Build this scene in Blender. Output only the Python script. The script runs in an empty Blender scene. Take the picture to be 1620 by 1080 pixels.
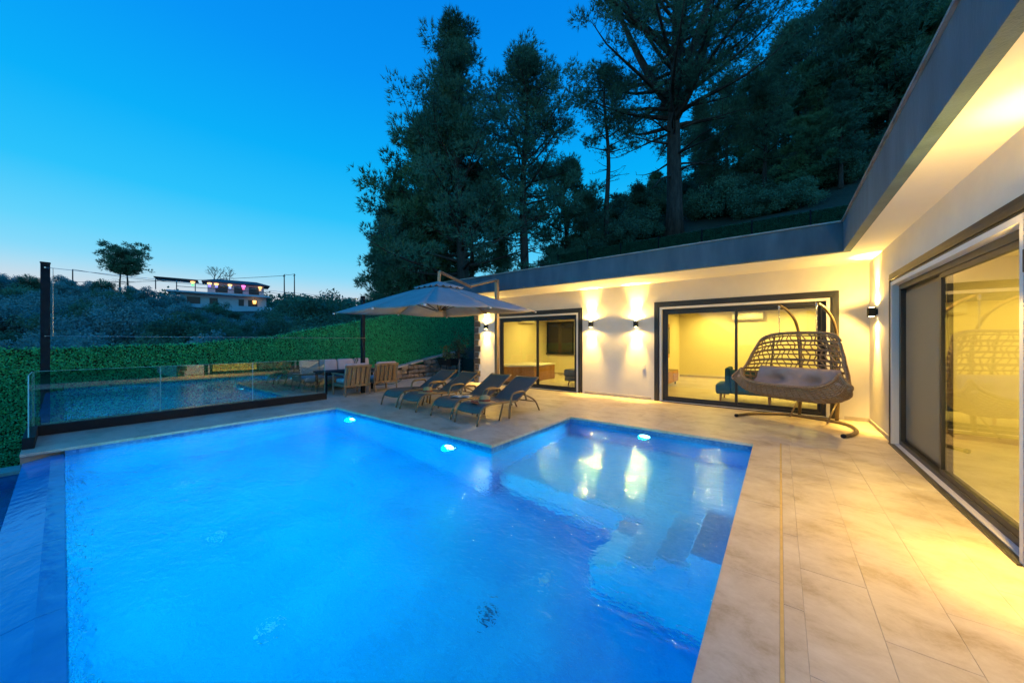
import bpy, math, random
import numpy as np
from math import sin, cos, pi, radians, atan2, sqrt, hypot

S = bpy.context.scene
COL = S.collection

# ------------------------------------------------------------------ camera
CAM_H = 1.55
YAW = math.atan((1234 - 810) / 549.0)
cam_d = bpy.data.cameras.new('camera')
cam = bpy.data.objects.new('camera', cam_d)
COL.objects.link(cam)
cam.location = (0, 0, CAM_H)
cam.rotation_euler = (pi / 2, 0, YAW)
cam_d.sensor_width = 36.0
cam_d.lens = 36.0 * 549 / 1620
cam_d.shift_y = -1.0 / 1620
cam_d.clip_start = 0.05
cam_d.clip_end = 2000
S.camera = cam

# ------------------------------------------------------------------ world: clear sky after sunset
W = bpy.data.worlds.new('World'); S.world = W; W.use_nodes = True
nt = W.node_tree; nt.nodes.clear()
def wn(t): return nt.nodes.new(t)
out = wn('ShaderNodeOutputWorld'); bg = wn('ShaderNodeBackground')
tc = wn('ShaderNodeTexCoord'); sep = wn('ShaderNodeSeparateXYZ')
nt.links.new(tc.outputs['Generated'], sep.inputs[0])
ramp = wn('ShaderNodeValToRGB'); cr = ramp.color_ramp
stops = [(0.0, (.46, .64, .78)), (.06, (.50, .72, .88)), (.13, (.30, .72, .95)), (.21, (.12, .65, .97)), (.30, (.02, .54, .97)),
         (.42, (.0, .43, .95)), (.58, (.0, .30, .92)), (.75, (.0, .22, .82)), (1.0, (.0, .16, .68))]
while len(cr.elements) < len(stops): cr.elements.new(0.5)
for e, (p, c) in zip(cr.elements, stops): e.position = p; e.color = (*c, 1)
nt.links.new(sep.outputs['Z'], ramp.inputs[0])
# afterglow round the place where the sun went down
dotn = wn('ShaderNodeVectorMath'); dotn.operation = 'DOT_PRODUCT'
nt.links.new(tc.outputs['Generated'], dotn.inputs[0]); dotn.inputs[1].default_value = (-.985, .17, .0)
mr = wn('ShaderNodeMapRange'); mr.inputs['From Min'].default_value = .72; mr.inputs['From Max'].default_value = 1.0
mr.interpolation_type = 'SMOOTHSTEP'
nt.links.new(dotn.outputs['Value'], mr.inputs['Value'])
mz = wn('ShaderNodeMapRange'); mz.inputs['From Min'].default_value = .17; mz.inputs['From Max'].default_value = .06
mz.interpolation_type = 'SMOOTHSTEP'
nt.links.new(sep.outputs['Z'], mz.inputs['Value'])
mm = wn('ShaderNodeMath'); mm.operation = 'MULTIPLY'
nt.links.new(mr.outputs[0], mm.inputs[0]); nt.links.new(mz.outputs[0], mm.inputs[1])
mixg = wn('ShaderNodeMix'); mixg.data_type = 'RGBA'
nt.links.new(mm.outputs[0], mixg.inputs['Factor'])
nt.links.new(ramp.outputs[0], mixg.inputs['A']); mixg.inputs['B'].default_value = (.74, .70, .72, 1)
sky = wn('ShaderNodeTexSky'); sky.sky_type = 'NISHITA'; sky.sun_disc = False
sky.sun_elevation = radians(-1.5); sky.sun_rotation = radians(-80); sky.altitude = 100
addn = wn('ShaderNodeMix'); addn.data_type = 'RGBA'; addn.blend_type = 'ADD'; addn.inputs['Factor'].default_value = .012
nt.links.new(mixg.outputs['Result'], addn.inputs['A']); nt.links.new(sky.outputs[0], addn.inputs['B'])
nt.links.new(addn.outputs['Result'], bg.inputs['Color']); bg.inputs['Strength'].default_value = 1.0
nt.links.new(bg.outputs[0], out.inputs[0])

vs = S.view_settings
vs.view_transform = 'Standard'; vs.look = 'None'; vs.exposure = 0.0; vs.gamma = 1.0; vs.use_curve_mapping = False
cy = S.cycles
cy.use_denoising = True
cy.max_bounces = 9; cy.diffuse_bounces = 4; cy.glossy_bounces = 4; cy.transmission_bounces = 8; cy.transparent_max_bounces = 16
cy.sample_clamp_indirect = 4.0; cy.caustics_reflective = False; cy.caustics_refractive = True
cy.blur_glossy = 0.5

# ------------------------------------------------------------------ materials
def mat(name):
    m = bpy.data.materials.new(name); m.use_nodes = True
    n = m.node_tree.nodes; b = n.get('Principled BSDF')
    return m, n, m.node_tree.links, b
def flat(name, c, rough=.5, metal=0.0, emit=None, estr=0.0, spec=.5):
    m, n, l, b = mat(name)
    b.inputs['Base Color'].default_value = (*c, 1); b.inputs['Roughness'].default_value = rough
    b.inputs['Metallic'].default_value = metal; b.inputs['Specular IOR Level'].default_value = spec
    if emit: b.inputs['Emission Color'].default_value = (*emit, 1); b.inputs['Emission Strength'].default_value = estr
    return m
def noisy(name, c1, c2, scale=5, rough=.6, bump=0.0, bscale=None, detail=6, coord='Object', stretch=(1, 1, 1), metal=0, spec=.5, rvar=0.0, dist=.01, world=False, rand=0.0):
    """two-tone noise colour + bump + slight roughness variation"""
    m, n, l, b = mat(name)
    if world:
        g = n.new('ShaderNodeNewGeometry'); src = g.outputs['Position']
    else:
        t = n.new('ShaderNodeTexCoord'); src = t.outputs[coord]
    mp = n.new('ShaderNodeMapping'); mp.inputs['Scale'].default_value = stretch
    l.new(src, mp.inputs[0]); vec = mp.outputs[0]
    oi = n.new('ShaderNodeObjectInfo')
    if rand:
        cb = n.new('ShaderNodeVectorMath'); cb.operation = 'SCALE'; cb.inputs[0].default_value = (37, 53, 71)
        l.new(oi.outputs['Random'], cb.inputs['Scale'])
        ad = n.new('ShaderNodeVectorMath'); l.new(vec, ad.inputs[0]); l.new(cb.outputs[0], ad.inputs[1]); vec = ad.outputs[0]
    no = n.new('ShaderNodeTexNoise'); no.inputs['Scale'].default_value = scale; no.inputs['Detail'].default_value = detail; no.inputs['Roughness'].default_value = .62
    l.new(vec, no.inputs['Vector'])
    r = n.new('ShaderNodeValToRGB'); r.color_ramp.elements[0].position = .32; r.color_ramp.elements[1].position = .68
    r.color_ramp.elements[0].color = (*c1, 1); r.color_ramp.elements[1].color = (*c2, 1)
    l.new(no.outputs['Fac'], r.inputs[0]); colo = r.outputs[0]
    if rand:
        hv = n.new('ShaderNodeHueSaturation')
        mrr = n.new('ShaderNodeMapRange'); mrr.inputs['To Min'].default_value = 1 - rand; mrr.inputs['To Max'].default_value = 1 + rand
        l.new(oi.outputs['Random'], mrr.inputs[0]); l.new(mrr.outputs[0], hv.inputs['Value']); l.new(colo, hv.inputs['Color']); colo = hv.outputs[0]
    l.new(colo, b.inputs['Base Color'])
    b.inputs['Roughness'].default_value = rough; b.inputs['Metallic'].default_value = metal; b.inputs['Specular IOR Level'].default_value = spec
    if rvar:
        m2 = n.new('ShaderNodeMapRange'); m2.inputs['To Min'].default_value = rough - rvar; m2.inputs['To Max'].default_value = rough + rvar
        l.new(no.outputs['Fac'], m2.inputs[0]); l.new(m2.outputs[0], b.inputs['Roughness'])
    if bump:
        n2 = n.new('ShaderNodeTexNoise'); n2.inputs['Scale'].default_value = bscale or scale * 6; n2.inputs['Detail'].default_value = 4
        l.new(vec, n2.inputs['Vector'])
        bp = n.new('ShaderNodeBump'); bp.inputs['Strength'].default_value = bump; bp.inputs['Distance'].default_value = dist
        l.new(n2.outputs['Fac'], bp.inputs['Height']); l.new(bp.outputs[0], b.inputs['Normal'])
    return m

M = {}
M['stucco'] = noisy('stucco_white', (.72, .70, .66), (.80, .78, .74), 1.4, .85, .35, 130, world=True, dist=.004)
M['soffit'] = noisy('soffit_white', (.76, .74, .70), (.82, .80, .77), .8, .85, .08, 60, world=True)
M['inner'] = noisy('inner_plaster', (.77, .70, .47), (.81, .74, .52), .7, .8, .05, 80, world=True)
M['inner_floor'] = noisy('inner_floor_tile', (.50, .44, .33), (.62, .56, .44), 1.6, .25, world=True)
M['fascia'] = noisy('fascia_grey_render', (.045, .09, .125), (.085, .148, .195), 3.0, .8, .7, 70, world=True, dist=.008, stretch=(1, 1, .22))
M['cap'] = noisy('roof_cap_metal', (.22, .21, .20), (.40, .38, .36), 6, .4, .1, 30, world=True, metal=.3)
M['frame'] = noisy('anthracite_aluminium', (.018, .019, .022), (.028, .028, .032), 3, .42, world=True, rvar=.08)
M['quoin'] = noisy('quoin_stone', (.05, .045, .04), (.10, .09, .08), 12, .8, .6, 40, rand=.25)
M['metal_dark'] = flat('dark_metal', (.014, .017, .022), .6, 0, spec=.2)
M['post'] = noisy('post_metal', (.010, .014, .02), (.02, .024, .03), 8, .85, spec=.15)
M['chrome'] = flat('chrome', (.7, .7, .7), .15, 1.0)
M['white_plastic'] = flat('white_plastic', (.78, .77, .74), .35)
M['screen_black'] = flat('black_screen', (.012, .012, .014), .12)
M['wood'] = noisy('warm_wood', (.30, .13, .03), (.46, .22, .06), 3, .45, .1, 20, stretch=(1, 1, .12) )
M['teak'] = noisy('weathered_teak', (.24, .15, .085), (.36, .25, .16), 5, .6, .25, 40, stretch=(1, 1, .2), rand=.12)
M['teal'] = noisy('teal_fabric', (.02, .085, .10), (.03, .11, .125), 20, .9, .3, 300, dist=.002)
M['grey_cloth'] = noisy('grey_bed_cloth', (.16, .15, .14), (.22, .21, .20), 5, .9, .2, 120)
M['sling'] = noisy('charcoal_sling_mesh', (.095, .08, .068), (.14, .118, .10), 30, .7, .4, 400, dist=.002)
M['bronze'] = noisy('bronze_frame', (.22, .155, .09), (.30, .22, .13), 6, .35, metal=.55)
M['brolly'] = noisy('grey_parasol_cloth', (.34, .33, .325), (.42, .41, .40), 3, .85, .15, 200, dist=.002)
M['brolly_arm'] = noisy('champagne_mast', (.34, .24, .15), (.42, .30, .19), 4, .35, metal=.35)
M['wicker'] = noisy('brown_wicker', (.17, .11, .065), (.33, .225, .135), 40, .5, .5, 220, dist=.003)
M['stand'] = noisy('bronze_stand_tube', (.13, .095, .055), (.20, .15, .09), 9, .35, metal=.4)
M['cushion'] = noisy('mauve_grey_cushion', (.33, .265, .25), (.42, .34, .325), 4, .9, .35, 160, dist=.003)
M['pink'] = noisy('pale_outdoor_cushion', (.55, .44, .42), (.62, .52, .50), 4, .9, .25, 160, dist=.003)
M['straw'] = noisy('straw', (.45, .27, .10), (.62, .40, .17), 60, .8, .5, 160, dist=.003)
M['ribbon'] = noisy('orange_ribbon', (.50, .10, .03), (.12, .02, .02), 25, .7)
M['paper'] = noisy('magazine_print', (.65, .63, .60), (.25, .24, .24), 22, .5)
M['hedge_back'] = flat('hedge_backing', (.010, .045, .015), .9)
M['rock'] = noisy('rubble_stone', (.20, .15, .11), (.40, .33, .26), 4, .85, .8, 25, rand=.3)
M['kerb'] = noisy('pale_kerb_stone', (.42, .38, .33), (.58, .54, .48), 5, .7, .4, 40, rand=.12)
M['darkwall'] = noisy('dark_rendered_wall', (.06, .062, .065), (.10, .10, .10), 2, .85, .4, 60, world=True)
M['bark'] = noisy('pine_bark', (.035, .024, .018), (.11, .078, .06), 6, .9, 1.0, 16, stretch=(1, 1, .22), dist=.05)
M['ground'] = noisy('forest_floor', (.028, .032, .016), (.07, .065, .035), .5, .95, .8, 6, world=True, dist=.1)
M['lawn'] = noisy('lawn', (.03, .11, .02), (.06, .19, .035), 1.2, .9, .8, 120, world=True, dist=.02)
M['brick_red'] = noisy('red_brick', (.22, .05, .035), (.32, .09, .06), 8, .8, .4, 50, rand=.2)
M['wire'] = flat('cable', (.03, .03, .035), .6)
M['steelwire'] = flat('steel_wire', (.45, .45, .45), .3, .8)
M['far_wall'] = noisy('pale_far_wall', (.50, .54, .58), (.62, .66, .70), .4, .8, world=True)
M['far_dark'] = flat('far_dark_window', (.02, .022, .03), .3)
M['far_roof'] = noisy('far_roof', (.07, .07, .08), (.11, .10, .10), .8, .8, world=True)
M['weir'] = noisy('wet_weir_stone', (.012, .28, .66), (.04, .42, .85), 2.2, .12, .5, 9, world=True, rvar=.06)
M['pool_white'] = flat('pool_fitting', (.25, .55, .75), .4)
M['drain'] = flat('drain_dark', (.01, .07, .2), .5)
M['charcoal'] = flat('soot_black', (.012, .012, .013), .6)
M['foil'] = noisy('crumpled_foil', (.5, .5, .5), (.7, .7, .7), 10, .25, .9, 30, metal=.9)

def leaf_mat(name, c1, c2, scale, rough=.6, trans=.25):
    m, n, l, b = mat(name)
    g = n.new('ShaderNodeNewGeometry'); no = n.new('ShaderNodeTexNoise'); no.inputs['Scale'].default_value = scale; no.inputs['Detail'].default_value = 3
    l.new(g.outputs['Position'], no.inputs['Vector'])
    r = n.new('ShaderNodeValToRGB'); r.color_ramp.elements[0].position = .35; r.color_ramp.elements[1].position = .65
    r.color_ramp.elements[0].color = (*c1, 1); r.color_ramp.elements[1].color = (*c2, 1)
    l.new(no.outputs['Fac'], r.inputs[0])
    l.new(r.outputs[0], b.inputs['Base Color']); b.inputs['Roughness'].default_value = rough
    b.inputs['Specular IOR Level'].default_value = .3
    if trans:
        t = n.new('ShaderNodeBsdfTranslucent'); l.new(r.outputs[0], t.inputs['Color'])
        mx = n.new('ShaderNodeMixShader'); mx.inputs[0].default_value = trans
        l.new(b.outputs[0], mx.inputs[1]); l.new(t.outputs[0], mx.inputs[2])
        l.new(mx.outputs[0], n['Material Output'].inputs['Surface'])
    return m
M['needle'] = leaf_mat('pine_needles', (.06, .16, .10), (.16, .33, .19), .45)
M['needle2'] = leaf_mat('pine_needles_fresh', (.07, .18, .09), (.17, .33, .15), .5)
M['leaf'] = leaf_mat('broad_leaves', (.06, .15, .09), (.16, .30, .17), .4)
M['olive'] = leaf_mat('olive_leaves', (.12, .26, .235), (.28, .45, .41), .5)
M['olive_near'] = leaf_mat('olive_sapling_leaves', (.07, .11, .04), (.16, .21, .09), 4)
M['hedge_leaf'] = leaf_mat('artificial_hedge_leaves', (.03, .46, .18), (.07, .68, .28), 9, .45, .15)

def glass_mat(name, tint, refl_rough=0.0, ior=1.5):
    m, n, l, b = mat(name); n.remove(b)
    t = n.new('ShaderNodeBsdfTransparent'); t.inputs[0].default_value = (*tint, 1)
    g = n.new('ShaderNodeBsdfGlossy'); g.inputs['Roughness'].default_value = refl_rough; g.inputs['Color'].default_value = (.95, .95, .95, 1)
    f = n.new('ShaderNodeFresnel')
    gg = n.new('ShaderNodeNewGeometry'); mi = n.new('ShaderNodeMix'); mi.inputs['A'].default_value = ior; mi.inputs['B'].default_value = 1 / ior   # same reflectance from either face
    l.new(gg.outputs['Backfacing'], mi.inputs['Factor']); l.new(mi.outputs['Result'], f.inputs['IOR'])
    mx = n.new('ShaderNodeMixShader'); l.new(f.outputs[0], mx.inputs[0]); l.new(t.outputs[0], mx.inputs[1]); l.new(g.outputs[0], mx.inputs[2])
    l.new(mx.outputs[0], n['Material Output'].inputs['Surface'])
    return m
M['glass'] = glass_mat('window_glass', (.96, .97, .95))
M['glass_bal'] = glass_mat('balustrade_glass', (.66, .88, .88), 0.0, 2.5)
M['glass_edge'] = flat('glass_edge_green', (.30, .75, .72), .15)
# insect screen: fine mesh, partly see-through
m, n, l, b = mat('insect_screen')
b.inputs['Base Color'].default_value = (.24, .23, .20, 1); b.inputs['Roughness'].default_value = .7
t = n.new('ShaderNodeBsdfTransparent'); mx = n.new('ShaderNodeMixShader'); mx.inputs[0].default_value = .72
l.new(t.outputs[0], mx.inputs[1]); l.new(b.outputs[0], mx.inputs[2]); l.new(mx.outputs[0], n['Material Output'].inputs['Surface'])
M['screen'] = m

# travertine paving: cream with brown clouds and long grey veins, each slab cut from another place
def travertine(name, c_dark, c_mid, c_light, vein, rough=.42):
    m, n, l, b = mat(name)
    g = n.new('ShaderNodeNewGeometry'); oi = n.new('ShaderNodeObjectInfo')
    cb = n.new('ShaderNodeVectorMath'); cb.operation = 'SCALE'; cb.inputs[0].default_value = (.12, .16, .0)
    l.new(oi.outputs['Random'], cb.inputs['Scale'])
    ad = n.new('ShaderNodeVectorMath'); l.new(g.outputs['Position'], ad.inputs[0]); l.new(cb.outputs[0], ad.inputs[1])
    mp = n.new('ShaderNodeMapping'); mp.inputs['Rotation'].default_value = (0, 0, .5); mp.inputs['Scale'].default_value = (1.5, 1.9, 1)
    l.new(ad.outputs[0], mp.inputs[0])
    n1 = n.new('ShaderNodeTexNoise'); n1.inputs['Scale'].default_value = 1.5; n1.inputs['Detail'].default_value = 10; n1.inputs['Roughness'].default_value = .74; n1.inputs['Distortion'].default_value = .25
    l.new(mp.outputs[0], n1.inputs['Vector'])
    r = n.new('ShaderNodeValToRGB'); e = r.color_ramp.elements
    e[0].position = .34; e[0].color = (*c_dark, 1); e[1].position = .64; e[1].color = (*c_light, 1)
    k = e.new(.48); k.color = (*c_mid, 1)
    l.new(n1.outputs['Fac'], r.inputs[0])
    n2 = n.new('ShaderNodeTexNoise'); n2.inputs['Scale'].default_value = 1.1; n2.inputs['Detail'].default_value = 7; n2.inputs['Distortion'].default_value = 1.4
    l.new(mp.outputs[0], n2.inputs['Vector'])
    v = n.new('ShaderNodeValToRGB'); ve = v.color_ramp.elements
    ve[0].position = .485; ve[0].color = (0, 0, 0, 1); ve[1].position = .515; ve[1].color = (0, 0, 0, 1); q = ve.new(.50); q.color = (1, 1, 1, 1)
    l.new(n2.outputs['Fac'], v.inputs[0])
    ms = n.new('ShaderNodeMath'); ms.operation = 'MULTIPLY'; l.new(v.outputs[0], ms.inputs[0])
    n3 = n.new('ShaderNodeTexNoise'); n3.inputs['Scale'].default_value = .9; l.new(ad.outputs[0], n3.inputs['Vector'])
    m3 = n.new('ShaderNodeMapRange'); m3.inputs['From Min'].default_value = .5; m3.inputs['From Max'].default_value = .65; m3.inputs['To Max'].default_value = .22
    l.new(n3.outputs['Fac'], m3.inputs[0]); l.new(m3.outputs[0], ms.inputs[1])
    mx = n.new('ShaderNodeMix'); mx.data_type = 'RGBA'; l.new(ms.outputs[0], mx.inputs['Factor']); l.new(r.outputs[0], mx.inputs['A']); mx.inputs['B'].default_value = (*vein, 1)
    hv = n.new('ShaderNodeHueSaturation'); mrr = n.new('ShaderNodeMapRange'); mrr.inputs['To Min'].default_value = .975; mrr.inputs['To Max'].default_value = 1.02
    l.new(oi.outputs['Random'], mrr.inputs[0]); l.new(mrr.outputs[0], hv.inputs['Value']); l.new(mx.outputs['Result'], hv.inputs['Color'])
    l.new(hv.outputs[0], b.inputs['Base Color'])
    m4 = n.new('ShaderNodeMapRange'); m4.inputs['To Min'].default_value = rough - .12; m4.inputs['To Max'].default_value = rough + .15
    l.new(n1.outputs['Fac'], m4.inputs[0]); l.new(m4.outputs[0], b.inputs['Roughness'])
    bp = n.new('ShaderNodeBump'); bp.inputs['Strength'].default_value = .15; bp.inputs['Distance'].default_value = .004
    n5 = n.new('ShaderNodeTexNoise'); n5.inputs['Scale'].default_value = 60; n5.inputs['Detail'].default_value = 5; l.new(ad.outputs[0], n5.inputs['Vector'])
    l.new(n5.outputs['Fac'], bp.inputs['Height']); l.new(bp.outputs[0], b.inputs['Normal'])
    return m
M['trav'] = travertine('travertine', (.42, .315, .19), (.58, .475, .335), (.67, .575, .43), (.32, .225, .13))
M['grout'] = noisy('grout', (.40, .33, .25), (.48, .41, .32), 9, .9, world=True)
M['slot'] = noisy('drain_slot', (.60, .40, .12), (.72, .50, .18), 12, .5)

# pool mosaic
def mosaic(name, c1, c2, grout, s=.025):
    m, n, l, b = mat(name)
    g = n.new('ShaderNodeNewGeometry')
    sc = n.new('ShaderNodeVectorMath'); sc.operation = 'SCALE'; sc.inputs['Scale'].default_value = 1 / s; l.new(g.outputs['Position'], sc.inputs[0])
    fl = n.new('ShaderNodeVectorMath'); fl.operation = 'FLOOR'; l.new(sc.outputs[0], fl.inputs[0])
    wn_ = n.new('ShaderNodeTexWhiteNoise'); l.new(fl.outputs[0], wn_.inputs['Vector'])
    n1 = n.new('ShaderNodeTexNoise'); n1.inputs['Scale'].default_value = 1.3; n1.inputs['Detail'].default_value = 6; n1.inputs['Distortion'].default_value = .6; l.new(g.outputs['Position'], n1.inputs['Vector'])
    ma = n.new('ShaderNodeMath'); ma.operation = 'MULTIPLY_ADD'; ma.inputs[1].default_value = .35; l.new(wn_.outputs['Value'], ma.inputs[0])
    sb = n.new('ShaderNodeMath'); sb.operation = 'SUBTRACT'; sb.inputs[1].default_value = .18; l.new(n1.outputs['Fac'], sb.inputs[0]); l.new(sb.outputs[0], ma.inputs[2])
    r = n.new('ShaderNodeValToRGB'); r.color_ramp.elements[0].position = .2; r.color_ramp.elements[1].position = .8
    r.color_ramp.elements[0].color = (*c1, 1); r.color_ramp.elements[1].color = (*c2, 1); l.new(ma.outputs[0], r.inputs[0])
    l.new(r.outputs[0], b.inputs['Base Color']); b.inputs['Roughness'].default_value = .3
    return m
M['mosaic'] = mosaic('pool_mosaic', (.006, .27, .64), (.02, .45, .82), (.2, .3, .4))
M['step'] = mosaic('painted_lit_step_mosaic', (.10, .46, .74), (.26, .66, .88), (.2, .3, .4))  # pool mosaic made paler: light on shelf and treads put into the colour
M['band'] = mosaic('waterline_mosaic', (.03, .14, .36), (.14, .36, .62), (.2, .3, .4), .03)

# water
m, n, l, b = mat('pool_water'); n.remove(b)
g = n.new('ShaderNodeNewGeometry')
mp = n.new('ShaderNodeMapping'); mp.inputs['Rotation'].default_value = (0, 0, .5); mp.inputs['Scale'].default_value = (1, 1.7, 1); l.new(g.outputs['Position'], mp.inputs[0])
n1 = n.new('ShaderNodeTexNoise'); n1.inputs['Scale'].default_value = 3.2; n1.inputs['Detail'].default_value = 2; n1.inputs['Distortion'].default_value = .8; l.new(mp.outputs[0], n1.inputs['Vector'])
n2 = n.new('ShaderNodeTexNoise'); n2.inputs['Scale'].default_value = 17; n2.inputs['Detail'].default_value = 2; n2.inputs['Distortion'].default_value = .5; l.new(mp.outputs[0], n2.inputs['Vector'])
ma = n.new('ShaderNodeMath'); ma.operation = 'MULTIPLY_ADD'; ma.inputs[1].default_value = .42; l.new(n2.outputs['Fac'], ma.inputs[0]); l.new(n1.outputs['Fac'], ma.inputs[2])
bp = n.new('ShaderNodeBump'); bp.inputs['Strength'].default_value = .7; bp.inputs['Distance'].default_value = .02; l.new(ma.outputs[0], bp.inputs['Height'])
gl = n.new('ShaderNodeBsdfGlass'); gl.inputs['IOR'].default_value = 1.33; gl.inputs['Roughness'].default_value = .0; gl.inputs['Color'].default_value = (.86, .98, 1, 1)
l.new(bp.outputs[0], gl.inputs['Normal']); l.new(gl.outputs[0], n['Material Output'].inputs['Surface'])
M['water'] = m

def emis(name, c, s): return flat(name, (.8, .8, .8), .5, 0, c, s)
WARM = (1.0, .60, .125)
M['lamp_glow'] = emis('warm_lamp_lens', (1, .78, .45), 22)
M['down_glow'] = emis('ceiling_downlight_lens', (1, .86, .5), 10)
M['pool_glow'] = emis('pool_lamp_lens', (.45, .9, 1), 14)

# ------------------------------------------------------------------ mesh helpers
class MB:
    def __init__(s): s.v = []; s.f = []
    def box(s, x0, x1, y0, y1, z0, z1):
        i = len(s.v)
        s.v += [(x0, y0, z0), (x1, y0, z0), (x1, y1, z0), (x0, y1, z0), (x0, y0, z1), (x1, y0, z1), (x1, y1, z1), (x0, y1, z1)]
        s.f += [(i, i + 3, i + 2, i + 1), (i + 4, i + 5, i + 6, i + 7), (i, i + 1, i + 5, i + 4), (i + 1, i + 2, i + 6, i + 5), (i + 2, i + 3, i + 7, i + 6), (i + 3, i, i + 4, i + 7)]
        return s
    def prism(s, poly, z0, z1):
        i = len(s.v); k = len(poly)
        s.v += [(x, y, z0) for x, y in poly] + [(x, y, z1) for x, y in poly]
        s.f += [tuple(i + j for j in reversed(range(k))), tuple(i + k + j for j in range(k))]
        s.f += [(i + j, i + (j + 1) % k, i + k + (j + 1) % k, i + k + j) for j in range(k)]
        return s
    def tube(s, pts, r, n=8, flat_=None):
        pts = [np.array(p, float) for p in pts]; k = len(pts)
        rs = r if isinstance(r, (list, tuple)) else [r] * k
        i0 = len(s.v); prev = None
        for j, p in enumerate(pts):
            d = (pts[min(j + 1, k - 1)] - pts[max(j - 1, 0)]); d = d / (np.linalg.norm(d) + 1e-9)
            if prev is None:
                a = np.array([0, 0, 1.]) if abs(d[2]) < .9 else np.array([1., 0, 0])
            else: a = prev
            u = a - d * (a @ d); u /= (np.linalg.norm(u) + 1e-9); prev = u; w = np.cross(d, u)
            for q in range(n):
                t = 2 * pi * q / n
                s.v.append(tuple(p + rs[j] * (cos(t) * u + sin(t) * w * (flat_ or 1))))
        for j in range(k - 1):
            for q in range(n):
                a = i0 + j * n + q; b_ = i0 + j * n + (q + 1) % n
                s.f.append((a, b_, b_ + n, a + n))
        s.f.append(tuple(i0 + q for q in reversed(range(n)))); s.f.append(tuple(i0 + (k - 1) * n + q for q in range(n)))
        return s
    def lathe(s, prof, cx=0, cy=0, n=20):
        i0 = len(s.v); k = len(prof)
        for r, z in prof:
            for q in range(n): s.v.append((cx + r * cos(2 * pi * q / n), cy + r * sin(2 * pi * q / n), z))
        for j in range(k - 1):
            for q in range(n):
                a = i0 + j * n + q; b_ = i0 + j * n + (q + 1) % n
                s.f.append((a, b_, b_ + n, a + n))
        s.f.append(tuple(i0 + q for q in reversed(range(n)))); s.f.append(tuple(i0 + (k - 1) * n + q for q in range(n)))
        return s
    def grid(s, P):
        """P[i][j] points"""
        i0 = len(s.v); a = len(P); b_ = len(P[0])
        for row in P:
            for p in row: s.v.append(tuple(p))
        for i in range(a - 1):
            for j in range(b_ - 1):
                q = i0 + i * b_ + j; s.f.append((q, q + b_, q + b_ + 1, q + 1))
        return s
    def mesh(s, name, smooth=False):
        me = bpy.data.meshes.new(name); me.from_pydata(s.v, [], s.f); me.update()
        if smooth: me.polygons.foreach_set('use_smooth', [True] * len(me.polygons))
        return me
    def build(s, name, m, parent=None, smooth=False, bevel=0, solid=0, subsurf=0):
        o = bpy.data.objects.new(name, s.mesh(name, smooth)); COL.objects.link(o)
        if m: o.data.materials.append(m)
        if parent: o.parent = parent
        if solid:
            md = o.modifiers.new('solid', 'SOLIDIFY'); md.thickness = solid; md.offset = 0
        if bevel:
            md = o.modifiers.new('bevel', 'BEVEL'); md.width = bevel; md.segments = 2; md.limit_method = 'ANGLE'
        if subsurf:
            md = o.modifiers.new('sub', 'SUBSURF'); md.levels = subsurf; md.render_levels = subsurf
        return o
def box(name, m, parent, x0, x1, y0, y1, z0, z1, bevel=0):
    return MB().box(x0, x1, y0, y1, z0, z1).build(name, m, parent, bevel=bevel)
def tag(o, label=None, cat=None, group=None, kind=None):
    if label: o['label'] = label
    if cat: o['category'] = cat
    if group: o['group'] = group
    if kind: o['kind'] = kind
    return o
def thing(name, label, cat, loc=(0, 0, 0), rz=0, group=None):
    o = bpy.data.objects.new(name, None); COL.objects.link(o); o.location = loc; o.rotation_euler = (0, 0, rz)
    o.empty_display_size = .1
    return tag(o, label, cat, group)
def copy_tree(o, parent=None):
    c = o.copy(); COL.objects.link(c); c.parent = parent
    for ch in o.children: copy_tree(ch, c)
    return c
def np_mesh(name, V, T):
    V = np.asarray(V, np.float32); T = np.asarray(T, np.int32)
    me = bpy.data.meshes.new(name)
    k = T.shape[1]
    me.vertices.add(len(V)); me.vertices.foreach_set('co', V.ravel())
    me.loops.add(T.size); me.loops.foreach_set('vertex_index', T.ravel())
    me.polygons.add(len(T)); me.polygons.foreach_set('loop_start', np.arange(0, T.size, k, dtype=np.int32))
    try: me.polygons.foreach_set('loop_total', np.full(len(T), k, np.int32))
    except Exception: pass
    me.update(calc_edges=True); me.validate()
    return me
def mesh_obj(name, me, m, parent=None):
    o = bpy.data.objects.new(name, me); COL.objects.link(o)
    if not me.materials: me.materials.append(m)
    if parent: o.parent = parent
    return o
def aim(o, d):
    from mathutils import Vector
    o.rotation_euler = Vector(d).to_track_quat('-Z', 'Y').to_euler()
def spot(parent, loc, d, watts, color, cone, blend=.6, rad=.03):
    L = bpy.data.lights.new('lamp_light', 'SPOT'); L.energy = watts; L.color = color; L.spot_size = radians(cone); L.spot_blend = blend; L.shadow_soft_size = rad
    o = bpy.data.objects.new('lamp_light', L); COL.objects.link(o); o.location = loc; aim(o, d)
    if parent: o.parent = parent
    return o
def arealight(parent, loc, d, watts, color, size, spread=180):
    L = bpy.data.lights.new('lamp_light', 'AREA'); L.energy = watts; L.color = color; L.shape = 'DISK'; L.size = size; L.spread = radians(spread)
    o = bpy.data.objects.new('lamp_light', L); COL.objects.link(o); o.location = loc; aim(o, d)
    if parent: o.parent = parent
    return o

# ------------------------------------------------------------------ levels and plan
XW, YW = 1.35, 9.40          # inner faces of the two facades
ZS, ZF = 3.05, 3.53          # soffit, fascia top
XF, YF = .83, 7.95           # fascia lines
HX0, HX1, HY1 = -9.0, 7.0, 16.9
RWY = 3.05                   # end of the right wing
PX0, PX1, PY0, PY1 = -8.2, -.30, .02, 3.90   # main pool
AX0, AY1 = -3.40, 6.35       # alcove
ZW = -.10                    # water level

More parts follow.
